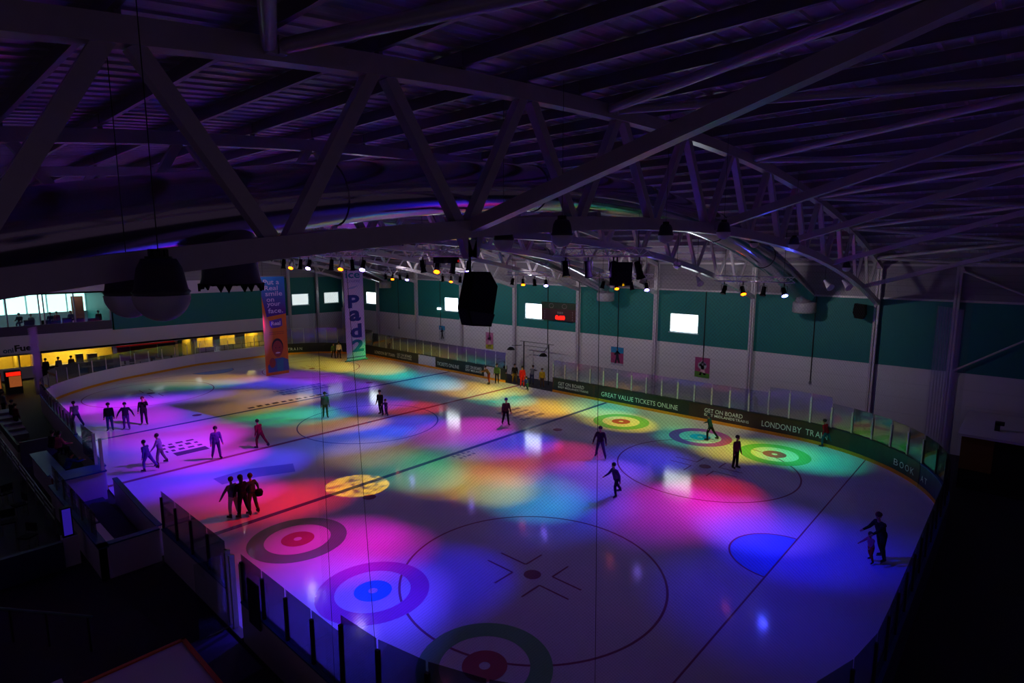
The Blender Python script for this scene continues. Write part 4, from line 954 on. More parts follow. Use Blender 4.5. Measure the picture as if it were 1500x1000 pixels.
skaters = [
 ('guide', 'person in dark coat and hat bending over a small child at right', (1288, 821), .95, 1.82, DK, DK, HD, dict(hat=MAR)),
 ('child', 'small child in red trousers held up by the adult in the dark hat', (1274, 824), 1.0, 1.12, PNK, RED, HB, {}),
 ('stand', 'person in pinkish brown coat standing by the yellow-green ring', (1077, 686), 2.9, 1.72, cl('dusty', (.46, .28, .26)), DK, HB, {}),
 ('stride', 'person in purple jacket skating just below the plum-clothed wide-legged skater', (902, 727), 1.2, 1.62, PUR, NAVY, HD, {}),
 ('wide', 'person in dark plum clothes with legs apart, left of the yellow-green ring', (879, 671), 2.0, 1.80, cl('plum', (.20, .08, .22)), PUR, HD, {}),
 ('glide', 'person in brown jacket and blue hat gliding alone in the middle of the ice', (741, 623), 2.6, 1.78, BRN, DK, HD, dict(hat=BLU)),
 ('glide', 'adult in dark clothes beside a small child near the red light pool', (558, 608), 1.9, 1.74, DK, DK, HD, {}),
 ('child', 'small child in purple skating beside the dark-clothed adult near the red light pool', (566, 609), 1.9, 1.15, PUR, PUR, HB, {}),
 ('stand', 'person in grey-green coat on the tan lit centre circle', (477, 612), 2.7, 1.75, cl('sage', (.36, .42, .36)), GRN, HB, {}),
 ('stride', 'person in maroon leaning forward between the logo patch and the centre circle', (382, 656), .3, 1.66, MAR, MAR, HD, {}),
 ('glide', 'person in violet jacket on the magenta ice right of the dark logo patch', (318, 672), 3.0, 1.78, cl('violet', (.36, .22, .56)), PUR, HD, {}),
 ('stride', 'person in violet hoodie skating left of the dark logo patch', (218, 690), .6, 1.62, cl('violet', (.36, .22, .56)), cl('violet', (.36, .22, .56)), HD, {}),
 ('wide', 'person in pale lilac top skating just right of the violet hoodie skater', (236, 680), 1.0, 1.66, cl('lilac', (.55, .44, .66)), GRY, HB, {}),
 ('stand', 'person in bulky dark jacket, leftmost of three standing on the violet ice', (162, 631), 2.8, 1.76, DK, cl('teal', (.16, .34, .40)), HD, {}),
 ('link', 'person with arms held out, middle of three standing on the violet ice', (186, 629), 2.8, 1.72, cl('plum', (.20, .08, .22)), PUR, HD, {}),
 ('hands', 'person in black raising one hand, rightmost of three standing on the violet ice', (212, 622), 2.9, 1.82, DK, DK, HB, dict(hairlen=.2)),
 ('link', 'person in cream trousers, left of the trio on the red ice', (343, 758), .25, 1.72, GRY, CRM, HB, {}),
 ('glide', 'person in dark jacket, middle of the trio on the red ice', (357, 757), .25, 1.78, DK, DK, HD, dict(hairlen=.2)),
 ('link', 'person with a dark bag, right of the trio on the red ice', (371, 752), .25, 1.72, GRN, cl('olive', (.40, .38, .16)), HB, {}),
 ('glide', 'person in grey green by the person in white at the far end', (489, 525), 2.9, 1.66, GRN, DK, HD, {}),
 ('stand', 'person in a bright white top standing at the far end beside the white banner', (497, 525), 2.9, 1.78, cl('white', (.86, .86, .80)), DK, HD, {}),
 ('stride', 'person in red top skating close along the boards under the LONDON lettering', (1209, 655), -.3, 1.62, RED, cl('teal', (.16, .34, .40)), HD, {}),
 ('stride', 'person in dark teal skating over the brown-edged ring by the far boards', (1040, 645), .1, 1.60, cl('deep_teal', (.10, .22, .24)), DK, HD, {}),
 ('stride', 'person in lilac skating close by the left boards behind the bench people', (113, 626), .2, 1.70, cl('lilac', (.55, .44, .66)), PUR, HD, {}),
 ('child', 'small child in blue crouched on the green ice by the barrier gap', (772, 572), 1.6, 1.15, BLU, cl('teal', (.16, .34, .40)), HD, {}),
 ('leanf', 'person in brown bent forward, leftmost of the group at the barrier gap', (716, 563), 1.2, 1.68, BRN, cl('rust', (.46, .16, .10)), HD, {}),
 ('stand', 'person in dark green at the barrier gap, second from left in the group', (728, 562), 2.2, 1.72, GRN, DK, HD, {}),
 ('stand', 'person in black coat at the barrier gap, third from left in the group', (740, 559), 1.5, 1.75, DK, BRN, HB, {}),
 ('glide', 'person in charcoal jumper and yellow-brown trousers in the group at the barrier gap', (754, 562), 2.4, 1.72, DK, cl('ochre', (.46, .36, .12)), HD, {}),
 ('stand', 'person in a bright red coat standing at the barrier gap', (765, 567), 2.5, 1.74, RED, RED, HD, {}),
 ('leanf', 'person in grey leaning on the barrier just right of the red coat', (779, 564), -1.2, 1.7, GRY, JEAN, HB, {}),
 ('stand', 'person in a yellow coat, rightmost of the group at the barrier gap', (794, 569), 2.3, 1.66, YEL, BRN, HB, {}),
]
for key, lab, px, hd_, H_, top, lg, hr, kw in skaters: person(key, lab, G0(*px), hd_, H_, top, lg, hr, **kw)
bag = on(373, 728, z=1.0); bag = G0(371, 752); mb = MB(); mb.lathe([(0, -.2), (.13, -.17), (.17, -.02), (.12, .1), (0, .12)], (bag[0]-.14, bag[1]-.24, .95), MATTE, 14); mb.tube([(bag[0]-.1, bag[1]-.24, 1.05), (bag[0]-.05, bag[1]-.12, 1.38)], .012, MATTE, 6)
tag(mb.build('shoulder_bag', origin=(bag[0], bag[1], 1)), 'round dark shoulder bag carried by the right skater of the trio', 'bag')

# ------------------------------------------------------------------ far end: food counters below, restaurant above
BX_ = 65.2
YW = mat('warm_cream_paint', (.86, .78, .44), .6); TUBE = mat('warm_ceiling_lamp', (1, .85, .5), .4, emit=(1., .86, .36), es=22.)
TUBEC = mat('cool_ceiling_lamp', (.9, 1, 1), .4, emit=(.80, 1., .96), es=5.)
def fy(px, py, X=BX_): v = on(px, py, x=X); return v.y, v.z
conc = MB(); conc.box((62.5, -8.7, 2.42), (69, 24, 2.62), PLAIN); conc.box((68.6, -8.7, -.06), (68.8, 24, 2.5), YW); conc.box((65.2, 23.8, -.06), (68.8, 24, 2.5), YW); conc.box((65.2, -8.9, -.06), (68.8, -8.7, 2.5), YW)
struct(conc.build('wall_back'))
def span(pxa, pxb, py0, py1):
    a, za = fy(pxa, py0); b, zb_ = fy(pxb, py1); return (min(a, b), max(a, b))
HOLES = []
def hole(pxa, pxb, z0, z1, py=510): 
    a = fy(pxa, py)[0]; b = fy(pxb, py)[0]; HOLES.append((min(a, b), max(a, b), z0, z1))
hole(-6, 27, 1.0, 2.1, 525); hole(29, 49, 1.0, 2.15, 525); hole(60, 165, .95, 2.15); hole(267, 280, .0, 2.1, 505); hole(287, 312, .95, 2.1, 500); hole(322, 344, 1.05, 2.1, 495); hole(358, 383, .1, 2.3, 490)
fw = MB(); wall_panel(fw, 'x', BX_, .15, -8.7, 24, -.06, 2.45, PLAIN, HOLES); struct(fw.build('wall_counter'))
# warm lit rooms behind: real lamps on their ceilings
for i, h in enumerate(HOLES):
    yc = (h[0]+h[1])/2; w = min(4., (h[1]-h[0])*.7); mb = MB(); mb.box((66.6, yc-w/2, 2.36), (67.2, yc+w/2, 2.42), TUBE)
    tag(mb.build('ceiling_lamp', origin=(67, yc, 2.4)), 'warm yellow ceiling lamp inside the %s opening from the left of the food counters' % ordinal(i), 'ceiling lamp', 'warm lamps behind the counters')
for a, b in ((66.0, 66.0),): pass
parts_ = MB()
for i in range(len(HOLES)-1):
    y = (HOLES[i][0]+HOLES[i+1][1])/2; parts_.box((65.35, y-.06, -.06), (68.6, y+.06, 2.42), YW)
struct(parts_.build('wall_partition'))
def panel(pxa, pxb, z0, z1, m, nm, label, py=508, X=65.12, t=.05, cat='panel', g=None):
    a = fy(pxa, py, X)[0]; b = fy(pxb, py, X)[0]; mb = MB(); mb.box((X, a, z0), (X+t, b, z1), m); return tag(mb.build(nm, origin=(X, (a+b)/2, z0)), label, cat, g)
panel(90, 160, 2.16, 2.42, mat('red_fascia', (.62, .05, .08), .5), 'counter_fascia', 'red strip sign above the long yellow-lit food counter', 512, cat='sign')
panel(45, 88, 2.16, 2.42, mat('blue_fascia', (.08, .14, .32), .5), 'counter_fascia', 'dark blue strip sign above the food counter beside the red strip', 520, cat='sign')
panel(170, 256, 1.95, 2.42, mat('red_canopy', (.50, .04, .03), .5, emit=(.8, .03, .01), es=.12), 'canopy_sign', 'dark red canopy strip over the purple and orange hoardings', 505, cat='sign')
panel(172, 190, .5, 1.9, mat('purple_hoarding', (.42, .10, .50), .5), 'hoarding', 'purple hoarding at the left end under the red canopy', 510)
panel(191, 230, .5, 1.9, mat('rust_hoarding', (.42, .12, .04), .5), 'hoarding', 'rust-red hoarding in the middle under the red canopy', 508)
panel(231, 257, .5, 1.9, mat('navy_hoarding', (.10, .10, .34), .5), 'hoarding', 'dark blue hoarding at the right end under the red canopy', 506)
panel(261, 266, .0, 2.1, mat('green_door', (.10, .46, .34), .5), 'door_panel', 'green door edge left of the narrow yellow doorway', 505, cat='door')
for px, py, l in ((166.5, 505, 'left'), (285, 495, 'right')):
    y = fy(px, py, 63.2)[0]; mb = MB(); mb.box((63.0, y-.16, -.06), (63.3, y+.16, 2.45), PLAIN); struct(mb.build('pillar'))
# counter worktop with kit
a, b = fy(60, 530)[0], fy(168, 512)[0]
t = thing('food_counter', 'long dark food counter with a pale worktop in front of the yellow-lit hatch', 'counter', (64.8, (a+b)/2, 0))
mb = MB(); mb.box((64.5, b, -.06), (65.15, a, .9), mat('counter_front', (.10, .08, .10), .6)); mb.build('body', t, (64.8, (a+b)/2, 0))
mb = MB(); mb.box((64.4, b, .9), (65.2, a, .95), PLAIN); mb.build('worktop', t, (64.8, (a+b)/2, .9))
for pxa, pxb, z1, m_, l in ((110, 121, 1.75, mat('fridge_glass', (.30, .34, .32), .3), 'tall grey drinks fridge on the food counter'), (127, 142, 1.65, PLAIN, 'white shelf rack on the food counter'), (146, 162, 1.3, mat('till_blue', (.16, .16, .34), .5), 'blue till block at the right end of the food counter')):
    ya, yb = fy(pxa, 515, 64.7)[0], fy(pxb, 515, 64.7)[0]; yc = (ya+yb)/2
    t = thing('counter_unit', l, 'counter unit', (64.8, yc, .95)); mb = MB(); mb.box((64.6, yb, .95), (65.0, ya, z1), m_); mb.build('case', t, (64.8, yc, .95))
    mb = MB(); mb.box((64.58, yb+.06, 1.0), (64.6, ya-.06, z1-.06), STEEL_D); mb.build('front_panel', t, (64.6, yc, 1.1))
for px, l, m_, hr in ((67, 'person in black behind the food counter, leftmost', DK, HD), (86, 'person in grey standing at the food counter, second from left', GRY, HB), (105, 'person in brown standing at the food counter, right of the person in grey', BRN, HD)):
    y = fy(px, 530, 64.0)[0]; person('stand', l, (64.05, y), .3, 1.72, m_, DK, hr, skates=False, base=.05)
# cafe tables, stools and rail behind the far barrier
def table(x, y, label, g):
    t = thing('cafe_table', label, 'table', (x, y, 0), g); mb = MB(); mb.lathe([(0, .74), (.45, .74), (.45, .70), (0, .70)], (x, y, 0), PLAIN, 20); mb.build('top', t, (x, y, .72))
    mb = MB(); mb.lathe([(.04, .70), (.04, .03), (.25, .01), (.25, -.06), (0, -.06)], (x, y, 0), BLACK, 12); mb.build('pedestal', t, (x, y, 0))
def chair(x, y, rz, label, g, seatm=DK):
    t = thing('cafe_chair', label, 'chair', (x, y, -.06), g); t.rotation_euler = (0, 0, rz); n0 = t.name
    for nm, bxs in (('seat', [((-.22, -.22, .44), (.22, .22, .49))]), ('backrest', [((-.22, -.22, .60), (-.18, .22, .92))])):
        mb = MB()
        for p_, q_ in bxs: mb.box(p_, q_, seatm)
        o = mb.build(nm); o.parent = t
    for sx_ in (-1, 1):
        for sy_ in (-1, 1):
            mb = MB(); mb.box((sx_*.2-.015, sy_*.2-.015, 0), (sx_*.2+.015, sy_*.2+.015, .44 if sx_ > 0 else .9), STEEL_D); o = mb.build('leg'); o.parent = t
for i, (px, py) in enumerate(((129, 537), (165, 530), (205, 524), (235, 520))):
    y = fy(px, py, 62.9)[0]; table(62.9, y, 'round cafe table behind the white far barrier, %s from the left' % ordinal(i), 'cafe tables at the far end')
    chair(62.9, y-.8, PI/2, 'dark cafe chair right of the %s cafe table from the left' % ordinal(i), 'cafe chairs at the far end'); chair(63.5, y+.5, PI, 'dark cafe chair behind the %s cafe table from the left' % ordinal(i), 'cafe chairs at the far end')
a, b = fy(288, 520, 62.0)[0], fy(392, 508, 62.0)[0]
t = thing('hand_rail', 'dark post and rail fence behind the far barrier in front of the yellow windows', 'railing', (62.0, (a+b)/2, 0))
for z in (.55, 1.0, 1.45):
    mb = MB(); mb.tube([(62.0, a, z), (62.0, b, z)], .025, BLACK, 6); mb.build('rail', t, (62, a, z))
for y in np.linspace(a, b, 9):
    mb = MB(); mb.tube([(62.0, y, -.06), (62.0, y, 1.5)], .03, BLACK, 6); mb.build('post', t, (62, y, 0))
sgn = thing('fascia_sign', 'white fascia sign reading Fuel in black with teal letters before it, far left', 'sign', (62.45, 12.5, 3.1))
ya = on(3, 505, x=62.45); yb = on(20, 500, x=62.45); yc = on(49, 497, x=62.45)
mb = MB(); mb.box((62.46, on(-14, 500, x=62.45).y, 2.55), (62.5, on(50, 497, x=62.45).y-.1, 3.45), PLAIN); mb.build('sign_board', sgn, (62.48, 12.5, 3))
sign('oni', (62.455, ya.y, 2.72), R, U, mat('sign_teal', (.05, .34, .42), .6), .42, sgn, width=ya.y-yb.y-.08, bold=.03); sign('Fuel', (62.455, yb.y, 2.78), R, U, BLACK, .56, sgn, width=yb.y-yc.y-.05, bold=.04)
# restaurant floor above with glazed front and bright back windows
mb = MB(); mb.box((62.5, 6.2, 4.0), (72, 24, 4.12), PLAIN); mb.box((62.5, 6.1, 4.0), (72, 6.25, 7.6), TEAL); mb.box((62.5, 6.2, 7.55), (72, 24, 7.7), PLAIN); mb.box((71.4, 6.2, 4.1), (71.6, 24, 5.3), mat('restaurant_wall', (.40, .44, .46), .6)); mb.box((71.4, 6.2, 7.2), (71.6, 24, 7.6), PLAIN)
struct(mb.build('wall_restaurant'))
wi += 1; ROW = mat('restaurant_daylight', (.86, 1, .96), .3, emit=(.78, 1., .94), es=2.3, var=.1, scale=.6)
o = MB(); yy = np.linspace(6.3, 24, 12)
for y in yy: o.box((71.3, y-.06, 5.3), (71.45, y+.06, 7.2), FRAMEW)
o = struct(o.build('window_%d' % wi))
for p_, q_ in zip(yy[:-1], yy[1:]):
    mb = MB(); mb.box((71.4, p_+.06, 5.3), (71.44, q_-.06, 7.2), ROW); mb.build('pane', o)
for i, y in enumerate((8.2, 10.8, 13.4, 16.)):
    for j, x in enumerate((65., 68.5)):
        mb = MB(); mb.box((x, y-.7, 7.48), (x+1.2, y+.7, 7.55), TUBEC); tag(mb.build('ceiling_panel_lamp', origin=(x+.6, y, 7.5)), 'cool white ceiling panel in the upper restaurant, %s from the right in the %s row' % (ordinal(i), ('front', 'back')[j]), 'ceiling lamp', 'restaurant ceiling panels')
g_ = MB(); g_.box((62.5, 6.25, 4.12), (62.62, 24, 4.95), mat('glazed_parapet', (.22, .20, .26), .4)); struct(g_.build('trim_2'))
wi += 1; g_ = MB()
for y in (6.3, 9.0, 11.2, 11.5, 13.7, 16): g_.box((62.5, y-.05, 4.95), (62.6, y+.05, 7.55), STEEL_D)
o = struct(g_.build('window_%d' % wi))
for p_, q_ in ((6.35, 8.95), (9.05, 11.15), (11.55, 13.65), (13.75, 15.95)):
    mb = MB(); mb.box((62.54, p_, 4.95), (62.56, q_, 7.55), GLASS); mb.build('pane', o)
mb = MB(); mb.box((66, 7.6, 4.12), (66.3, 8.5, 7.1), mat('red_brown_screen', (.50, .22, .14), .6)); tag(mb.build('menu_screen', origin=(66, 8, 4.1)), 'tall orange-brown screen standing in the right part of the upper restaurant', 'screen')
k_ = 0
for y, x in ((7.0, 63.6), (9.0, 64.0), (9.9, 65.), (10.6, 63.5), (11.9, 64.), (12.6, 64.6)):
    person('seat' if k_ % 2 else 'stand', 'dark figure %s from the right behind the glass of the upper restaurant' % ordinal(k_), (x, y), 2.6, 1.7, (DK, JEAN, MAR, NAVY, GRY, DK)[k_], DK, HD, skates=False, base=4.16 if k_ % 2 == 0 else 4.25); k_ += 1
for i, y in enumerate((7.6, 8.6, 9.5, 10.3, 11.0, 12.2)):
    mb = MB(); mb.box((63.2, y-.35, 4.12), (63.7, y+.35, 4.9), DK); mb.box((63.2, y-.35, 4.9), (63.3, y+.35, 5.15+.1*(i % 3)), DK)
    tag(mb.build('booth_seat', origin=(63.4, y, 4.12)), 'dark booth seat by the restaurant glass, %s from the right' % ordinal(i), 'seat', 'booth seats in the restaurant')
# glowing vending machines far left
for i, (px, py, w) in enumerate(((29, 560, 1.), (-2, 560, 1.))):
    y = on(px-8, py, x=58.2).y; t = thing('vending_machine', ('red-lit vending machine at the far left, right of its pair', 'red-lit vending machine cut by the left picture edge')[i], 'vending machine', (58.4, y, 0), 'vending machines')
    mb = MB(); mb.box((58.2, y-.5, -.06), (59.0, y+.5, 1.75), mat('vending_black', (.08, .05, .05), .5)); mb.build('cabinet', t, (58.6, y, 0))
    mb = MB(); mb.box((58.17, y-.45, 1.4), (58.2, y+.45, 1.7), mat('vending_header', (.8, .1, .05), .4, emit=(1, .12, .05), es=1.2)); mb.build('lit_header', t, (58.2, y, 1.5))
    mb = MB(); mb.box((58.17, y-.45, .5), (58.2, y+.3, 1.36), mat('vending_window', (.4, .25, .12), .3, emit=(.85, .45, .22), es=.35, var=.8, scale=9)); mb.build('display_window', t, (58.2, y, 1))

# ------------------------------------------------------------------ left side: stands, rails, seats, spectators
t = thing('stepped_stand', 'low grey stepped stand beside the left handrail, white-edged treads', 'steps', (46, 16.3, 0))
for i in range(5):
    mb = MB(); mb.box((42.6+i*1.1, 15.7, -.06), (43.8+i*1.1, 17.0, .25+i*.14), mat('tread', (.46, .44, .50), .6)); mb.build('tread', t, (43+i, 16.3, 0))
t = thing('side_railing', 'long steel handrail running down the left edge beside the stand', 'railing', (36, 17.3, 0))
for z in (.5, .75, 1.0):
    mb = MB(); mb.tube([(26, 17.3, z), (56, 17.3, z)], .025, STEEL_D, 6); mb.build('rail', t, (40, 17.3, z))
for x in np.arange(26, 57, 2.):
    mb = MB(); mb.tube([(x, 17.3, -.06), (x, 17.3, 1.02)], .028, STEEL_D, 6); mb.build('post', t, (x, 17.3, 0))
t = thing('glass_screen', 'dark screen wall with a bright slotted foot beside the left barrier', 'screen', (38.5, 16.2, 0))
mb = MB(); mb.box((36.4, 15.4, -.06), (36.6, 16.9, 1.3), mat('grey_panel', (.30, .28, .36), .6)); mb.build('panel', t, (36.5, 16.2, 0))
mb = MB(); mb.box((36.4, 16.9, .8), (42.2, 17.0, 1.2), mat('screen_band', (.14, .13, .18), .6)); mb.build('band', t, (39, 17, 1))
for i in range(12):
    mb = MB(); mb.box((36.6+i*.48, 16.9, .1), (36.66+i*.48, 17.0, .8), POSTW); mb.build('baluster', t, (36.6+i*.48, 17, .4))
spect = [('seat', 'spectator with dark hair sitting on the counter edge beside the left barrier', (122, 655), DK, HD, .9), ('seat', 'spectator in pink sitting highest by the left barrier', (146, 655), PNK, HD, 1.2), ('leanf', 'spectator in a blue jacket bending over the timekeeper counter', (147, 700), BLU, HD, None),
         ('stand', 'spectator in dark red standing behind the left barrier by the steps', (60, 622), MAR, HD, None), ('stand', 'spectator in black near the foot of the steps at far left', (43, 618), DK, HD, None), ('stand', 'spectator in grey at the top of the steps at far left', (20, 605), GRY, HB, None)]
for key, lab, px, c_, hr, b_ in spect:
    v = on(*px, z=(b_ or 0)); person(key, lab, (v.x, max(15.9, v.y)), -1.2, 1.68, c_, DK, hr, skates=False, base=(b_-.45 if b_ else None))
t = thing('information_kiosk', 'white kiosk stand with a glowing blue screen on the left walkway', 'kiosk', (22.8, 17.5, 0))
mb = MB(); mb.box((22.6, 17.2, -.06), (23.0, 17.65, 1.02), PLAIN); mb.build('pedestal', t, (22.8, 17.4, 0))
mb = MB(); mb.box((22.65, 17.3, 1.02), (22.85, 17.62, 2.1), BLACK); mb.build('screen_case', t, (22.8, 17.4, 1.1))
mb = MB(); mb.box((22.63, 17.34, 1.1), (22.65, 17.58, 2.05), mat('blue_screen', (.2, .15, .7), .3, emit=(.26, .16, .85), es=.3, var=.6, scale=4)); mb.build('screen', t, (22.64, 17.4, 1.6))
mb = MB(); mb.box((22.5, 17.66, -.06), (22.7, 23, .95), mat('dark_blue_wall', (.09, .12, .30), .6)); tag(mb.build('low_partition', origin=(22.6, 20, 0)), 'low dark blue partition running left from the kiosk', 'partition')
a, b = on(0, 888, z=1.), on(135, 903, z=1.)
t = thing('stair_rail', 'single pale teal handrail across the dark lower left corner', 'railing', (a.x, a.y, 1))
mb = MB(); mb.tube([(a.x+2.2, a.y+1.6, 1.), (b.x, b.y, 1.)], .035, mat('teal_rail', (.18, .34, .38), .4), 8); mb.build('rail', t, a)
for f in (.1, .5, .95):
    c_ = a.lerp(b, f); mb = MB(); mb.tube([(c_.x, c_.y, -.06), (c_.x, c_.y, 1.)], .03, BLACK, 6); mb.build('post', t, (c_.x, c_.y, 0))
# orange-edged kiosk roof
t = thing('ticket_hut', 'flat white hut top with orange edging at the bottom left', 'hut', (11.3, 18.6, 0))
mb = MB(); mb.box((8.6, 16.9, -.06), (13.3, 20.8, 1.12), mat('hut_side', (.30, .24, .28), .6)); mb.build('body', t, (11, 18.8, 0))
mb = MB(); mb.box((8.6, 16.9, 1.12), (13.3, 20.8, 1.16), PLAIN); mb.build('top', t, (11, 18.8, 1.14))
mb = MB(); mb.box((8.5, 16.8, 1.1), (13.4, 16.9, 1.2), ORANGE); mb.box((13.3, 16.8, 1.1), (13.4, 20.9, 1.2), ORANGE); mb.build('edging', t, (13.4, 16.8, 1.15))
mb = MB(); mb.box((13.0, 19.3, 1.2), (13.5, 19.7, 1.45), PLAIN); tag(mb.build('storage_box', origin=(13.2, 19.5, 1.2)), 'small pale box at the left end of the orange-edged hut top', 'box')
rp_ = MB(); rp_.box((12.4, 15.3, -.06), (14.9, 16.8, -.02), mat('ramp_mat', (.26, .24, .40), .7)); tag(rp_.build('entrance_mat', origin=(13.6, 16, 0)), 'pale rubber mat leading to the near gate', 'mat')
for i, (px, py, rz) in enumerate(((8, 735, .4), (30, 752, 1.8), (14, 778, 3.), (42, 800, 2.2))):
    v = on(px, py, z=0); chair(v.x, v.y, rz, 'dark chair on the unlit left walkway, %s from the back' % ordinal(i), 'chairs on the left walkway', DK)
v = on(22, 765, z=.7); table(v.x, v.y, 'round table among the dark chairs on the left walkway', None) if False else None

# ------------------------------------------------------------------ light: coloured pools thrown by the stage lights
def pool(px, py, r, c, br, blend=1., src=None, power=1.):
    if blend == 1.: r *= 1.06
    g_ = on(px, py, z=0)
    if src is None:
        best = sorted(HEADS, key=lambda h: (h.xy-g_.xy).length*(1 if (h.xy-g_.xy).length > 1.2 else 4)); k = best[0]
        for h in [q for q in best if not (q.y == YA and q.x > 29)][:14]:
            if USED.get(tuple(h), 0) < 2: k = h; break
        USED[tuple(k)] = USED.get(tuple(k), 0)+1; src = k
    src = Vector(src); d = g_-src; L = d.length; cosi = -d.z/L
    ld = bpy.data.lights.new('spot', 'SPOT'); o = bpy.data.objects.new('spot_beam', ld); COL.objects.link(o)
    aim = d.normalized(); o.location = src+aim*.3; L -= .3
    o.rotation_euler = d.to_track_quat('-Z', 'Y').to_euler()
    ld.spot_size = min(2.6, 2*math.atan(r/L*(.75+.25*cosi))); ld.spot_blend = blend; ld.shadow_soft_size = .06
    c = lin(c); m_ = max(c); c = tuple(m_*(v/m_)**1.7 for v in c); ld.color = c; ld.energy = br*PI/.8*4*PI*L*L/max(.35, cosi)*power*KL
    return ld
USED = {}; KL = .64
V, MG, BV, YE, OR, TE, GR_, CY, RD, BLU_ = (.52, .42, 1.), (.92, .05, .86), (.42, .42, 1.), (.92, .88, .0), (.95, .78, .0), (.0, .88, .74), (.25, .88, .2), (.0, .85, .92), (.95, .0, .05), (.20, .20, 1.)
# px, py, radius m, colour, brightness
POOLS = [(178, 592, 3.3, (.75, .34, 1.), .9), (150, 596, 2.6, MG, .7), (195, 606, 3.4, MG, .7), (225, 612, 4.4, BV, .8), (250, 583, 3.5, BV, .5),
 (275, 637, 4.0, MG, 1.0), (250, 645, 3.8, V, .7), (225, 662, 3.6, V, .8), (305, 668, 3.4, MG, .9), (215, 710, 3.4, (.50, .20, 1.), .8), (370, 680, 3.4, BV, 1.0), (290, 700, 3., V, .6),
 (445, 728, 2.7, RD, .75), (380, 740, 2.9, RD, .6), (335, 720, 2.6, MG, .5),
 (500, 800, 3.0, MG, 1.0), (560, 805, 2.4, MG, .5), (450, 860, 2.8, V, .7), (530, 880, 3.2, V, 1.0), (520, 935, 3., BV, .7), (645, 850, 3.0, BLU_, .55), (430, 792, 2.2, (.9, .2, .5), .4),
 (320, 556, 3.4, OR, .5), (290, 563, 3.0, TE, .3), (375, 560, 3.2, BV, .5), (400, 590, 3.4, OR, .5), (345, 578, 2.6, OR, .3), (440, 578, 3.4, (.1, .55, .8), .5), (455, 553, 3.6, (.80, .25, .95), .7), (415, 562, 3., BV, .6), (500, 566, 3.6, (.70, .32, 1.), .7), (470, 534, 3.8, YE, .5),
 (540, 537, 4.2, OR, .7), (560, 545, 3.8, TE, .7), (425, 606, 2.8, GR_, .6), (440, 612, 2.6, TE, .45), (500, 600, 3., BV, .5), (545, 590, 3., V, .55), (505, 622, 2.6, OR, .5), (530, 642, 3.2, (.05, .55, .95), .75), (590, 622, 3.0, BV, .9),
 (603, 597, 2.5, RD, .8), (630, 560, 3.4, CY, .9), (690, 572, 3.2, OR, .9), (735, 568, 2.8, YE, .6), (735, 583, 3.0, TE, .8), (790, 598, 3.0, OR, .9), (830, 595, 2.8, YE, .5), (880, 598, 3.2, TE, .8),
 (540, 662, 3.2, (.85, .75, .45), .5), (610, 690, 3., TE, .45), (650, 672, 3., GR_, .3), (690, 628, 3.4, MG, .9), (650, 640, 3., (.7, .5, .7), .3), (745, 650, 3.2, BV, .9), (730, 685, 2.8, (.95, .55, .05), .5), (720, 712, 2.6, YE, .45), (640, 705, 2.4, OR, .25),
 (785, 728, 3.0, CY, .5), (850, 745, 2.8, (.0, .45, .95), .5), (820, 665, 2.8, (.95, .1, .6), .6), (875, 695, 3.0, (.70, .50, 1.), .9), (945, 672, 2.8, (.35, .3, 1.), .8),
 (1050, 722, 2.6, RD, .8), (985, 740, 3.0, MG, .8), (1060, 750, 2.6, MG, .45), (908, 617, 2.6, YE, .95), (960, 612, 3., (.75, .9, .6), .5), (1010, 640, 2.5, TE, .6), (1075, 658, 2.7, YE, .8), (1130, 662, 2.7, (.65, .9, .15), .75), (1185, 670, 3.0, TE, .9), (1050, 625, 2.6, (.8, .8, .6), .4),
 (1105, 770, 2.9, (.62, .48, 1.), 1.0), (1160, 800, 3.6, BLU_, .8), (1110, 880, 4.2, BLU_, .30), (1240, 810, 3.6, BLU_, .25), (930, 760, 3.2, (.4, .2, .9), .2)]
for p_ in POOLS: pool(*p_[:4], p_[4]*(1.4 if p_[3][2] < .1 and p_[3][1] > .5 else 1.2 if p_[3][0] < .1 else 1.))
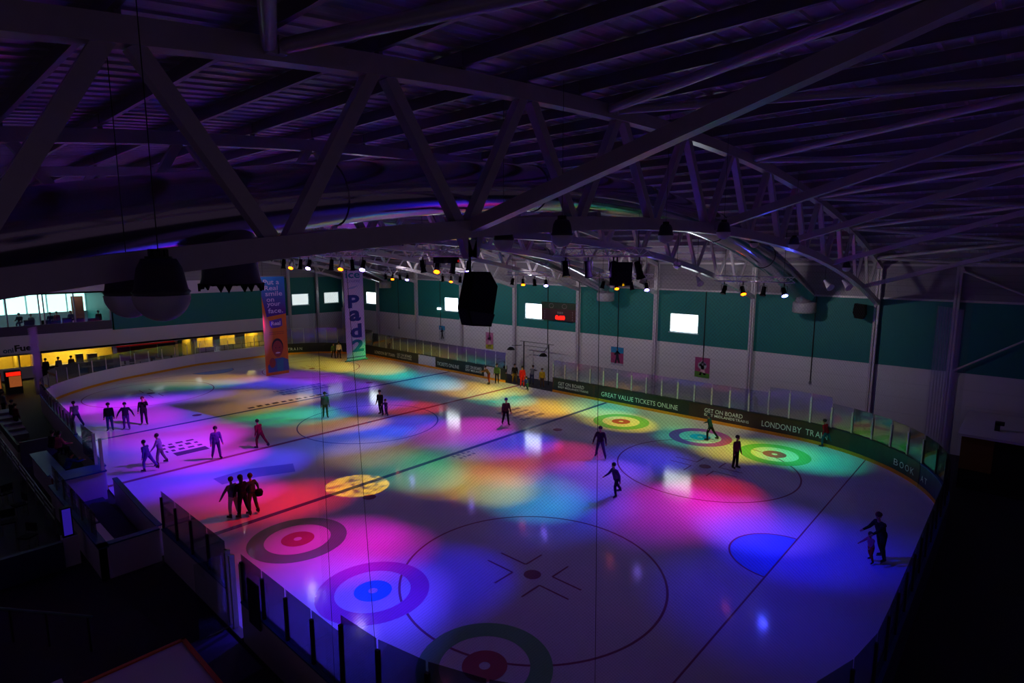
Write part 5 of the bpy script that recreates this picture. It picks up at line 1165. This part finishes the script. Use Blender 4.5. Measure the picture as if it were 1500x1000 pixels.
# crisp yellow patterned spot
ld = pool(526, 711, 1.42, (1., .86, .0), 1.5, .06, src=(17.2, 4.0, 10.3)); ld.shadow_soft_size = .01
ld.use_nodes = True; nt = ld.node_tree; em = nt.nodes['Emission']; tc = nt.nodes.new('ShaderNodeTexCoord'); no = nt.nodes.new('ShaderNodeTexNoise'); no.inputs['Scale'].default_value = 28; cr = nt.nodes.new('ShaderNodeValToRGB')
cr.color_ramp.elements[0].position = .36; cr.color_ramp.elements[1].position = .56; cr.color_ramp.elements[0].color = (.12, .12, .12, 1)
nt.links.new(tc.outputs['Normal'], no.inputs['Vector']); nt.links.new(no.outputs['Fac'], cr.inputs[0]); nt.links.new(cr.outputs[0], em.inputs['Color'])
# broad dim wash added without fixtures: violet onto the ice, neutral toward the walls
def wash(p, d, size, c, e):
    ld = bpy.data.lights.new('wash', 'SPOT'); o = bpy.data.objects.new('added_wash', ld); COL.objects.link(o); o.location = p
    o.rotation_euler = Vector(d).to_track_quat('-Z', 'Y').to_euler(); ld.spot_size = size; ld.spot_blend = .6; ld.shadow_soft_size = .25; ld.color = c; ld.energy = e
for i in range(5):
    f = i/4
    wash((AX[i], YA, ZA-.12), (0, 0, -1), 2.9, (.36+.44*f, .16+.54*f, 1-.3*f), 165-55*f)
    wash((BX[i], YB, ZB-.12), (.2, -1, -.35), 2.0, (1, .93, .94), 375+240*f)
wash((9.0, YB, ZB-.12), (-.75, -1, -.5), 1.7, (1, .88, .98), 150)
wash((46, 4, 10.6), (1, -.1, -.25), 2.1, (1, .86, 1), 500)
# world: the dim violet-grey remainder of the hall behind the camera
w = bpy.data.worlds.new('hall'); SC.world = w; w.use_nodes = True; bg = w.node_tree.nodes['Background']
bg.inputs[0].default_value = (.80, .55, 1., 1); bg.inputs[1].default_value = .035

# ------------------------------------------------------------------ settings
SC.view_settings.view_transform = 'Standard'; SC.view_settings.look = 'None'; SC.view_settings.gamma = 1; SC.view_settings.exposure = 0.0
SC.view_settings.use_curve_mapping = False
cy_ = SC.cycles
cy_.max_bounces = 6; cy_.diffuse_bounces = 3; cy_.glossy_bounces = 3; cy_.transparent_max_bounces = 24; cy_.transmission_bounces = 2
cy_.sample_clamp_indirect = 4; cy_.use_denoising = True; cy_.caustics_reflective = False; cy_.caustics_refractive = False
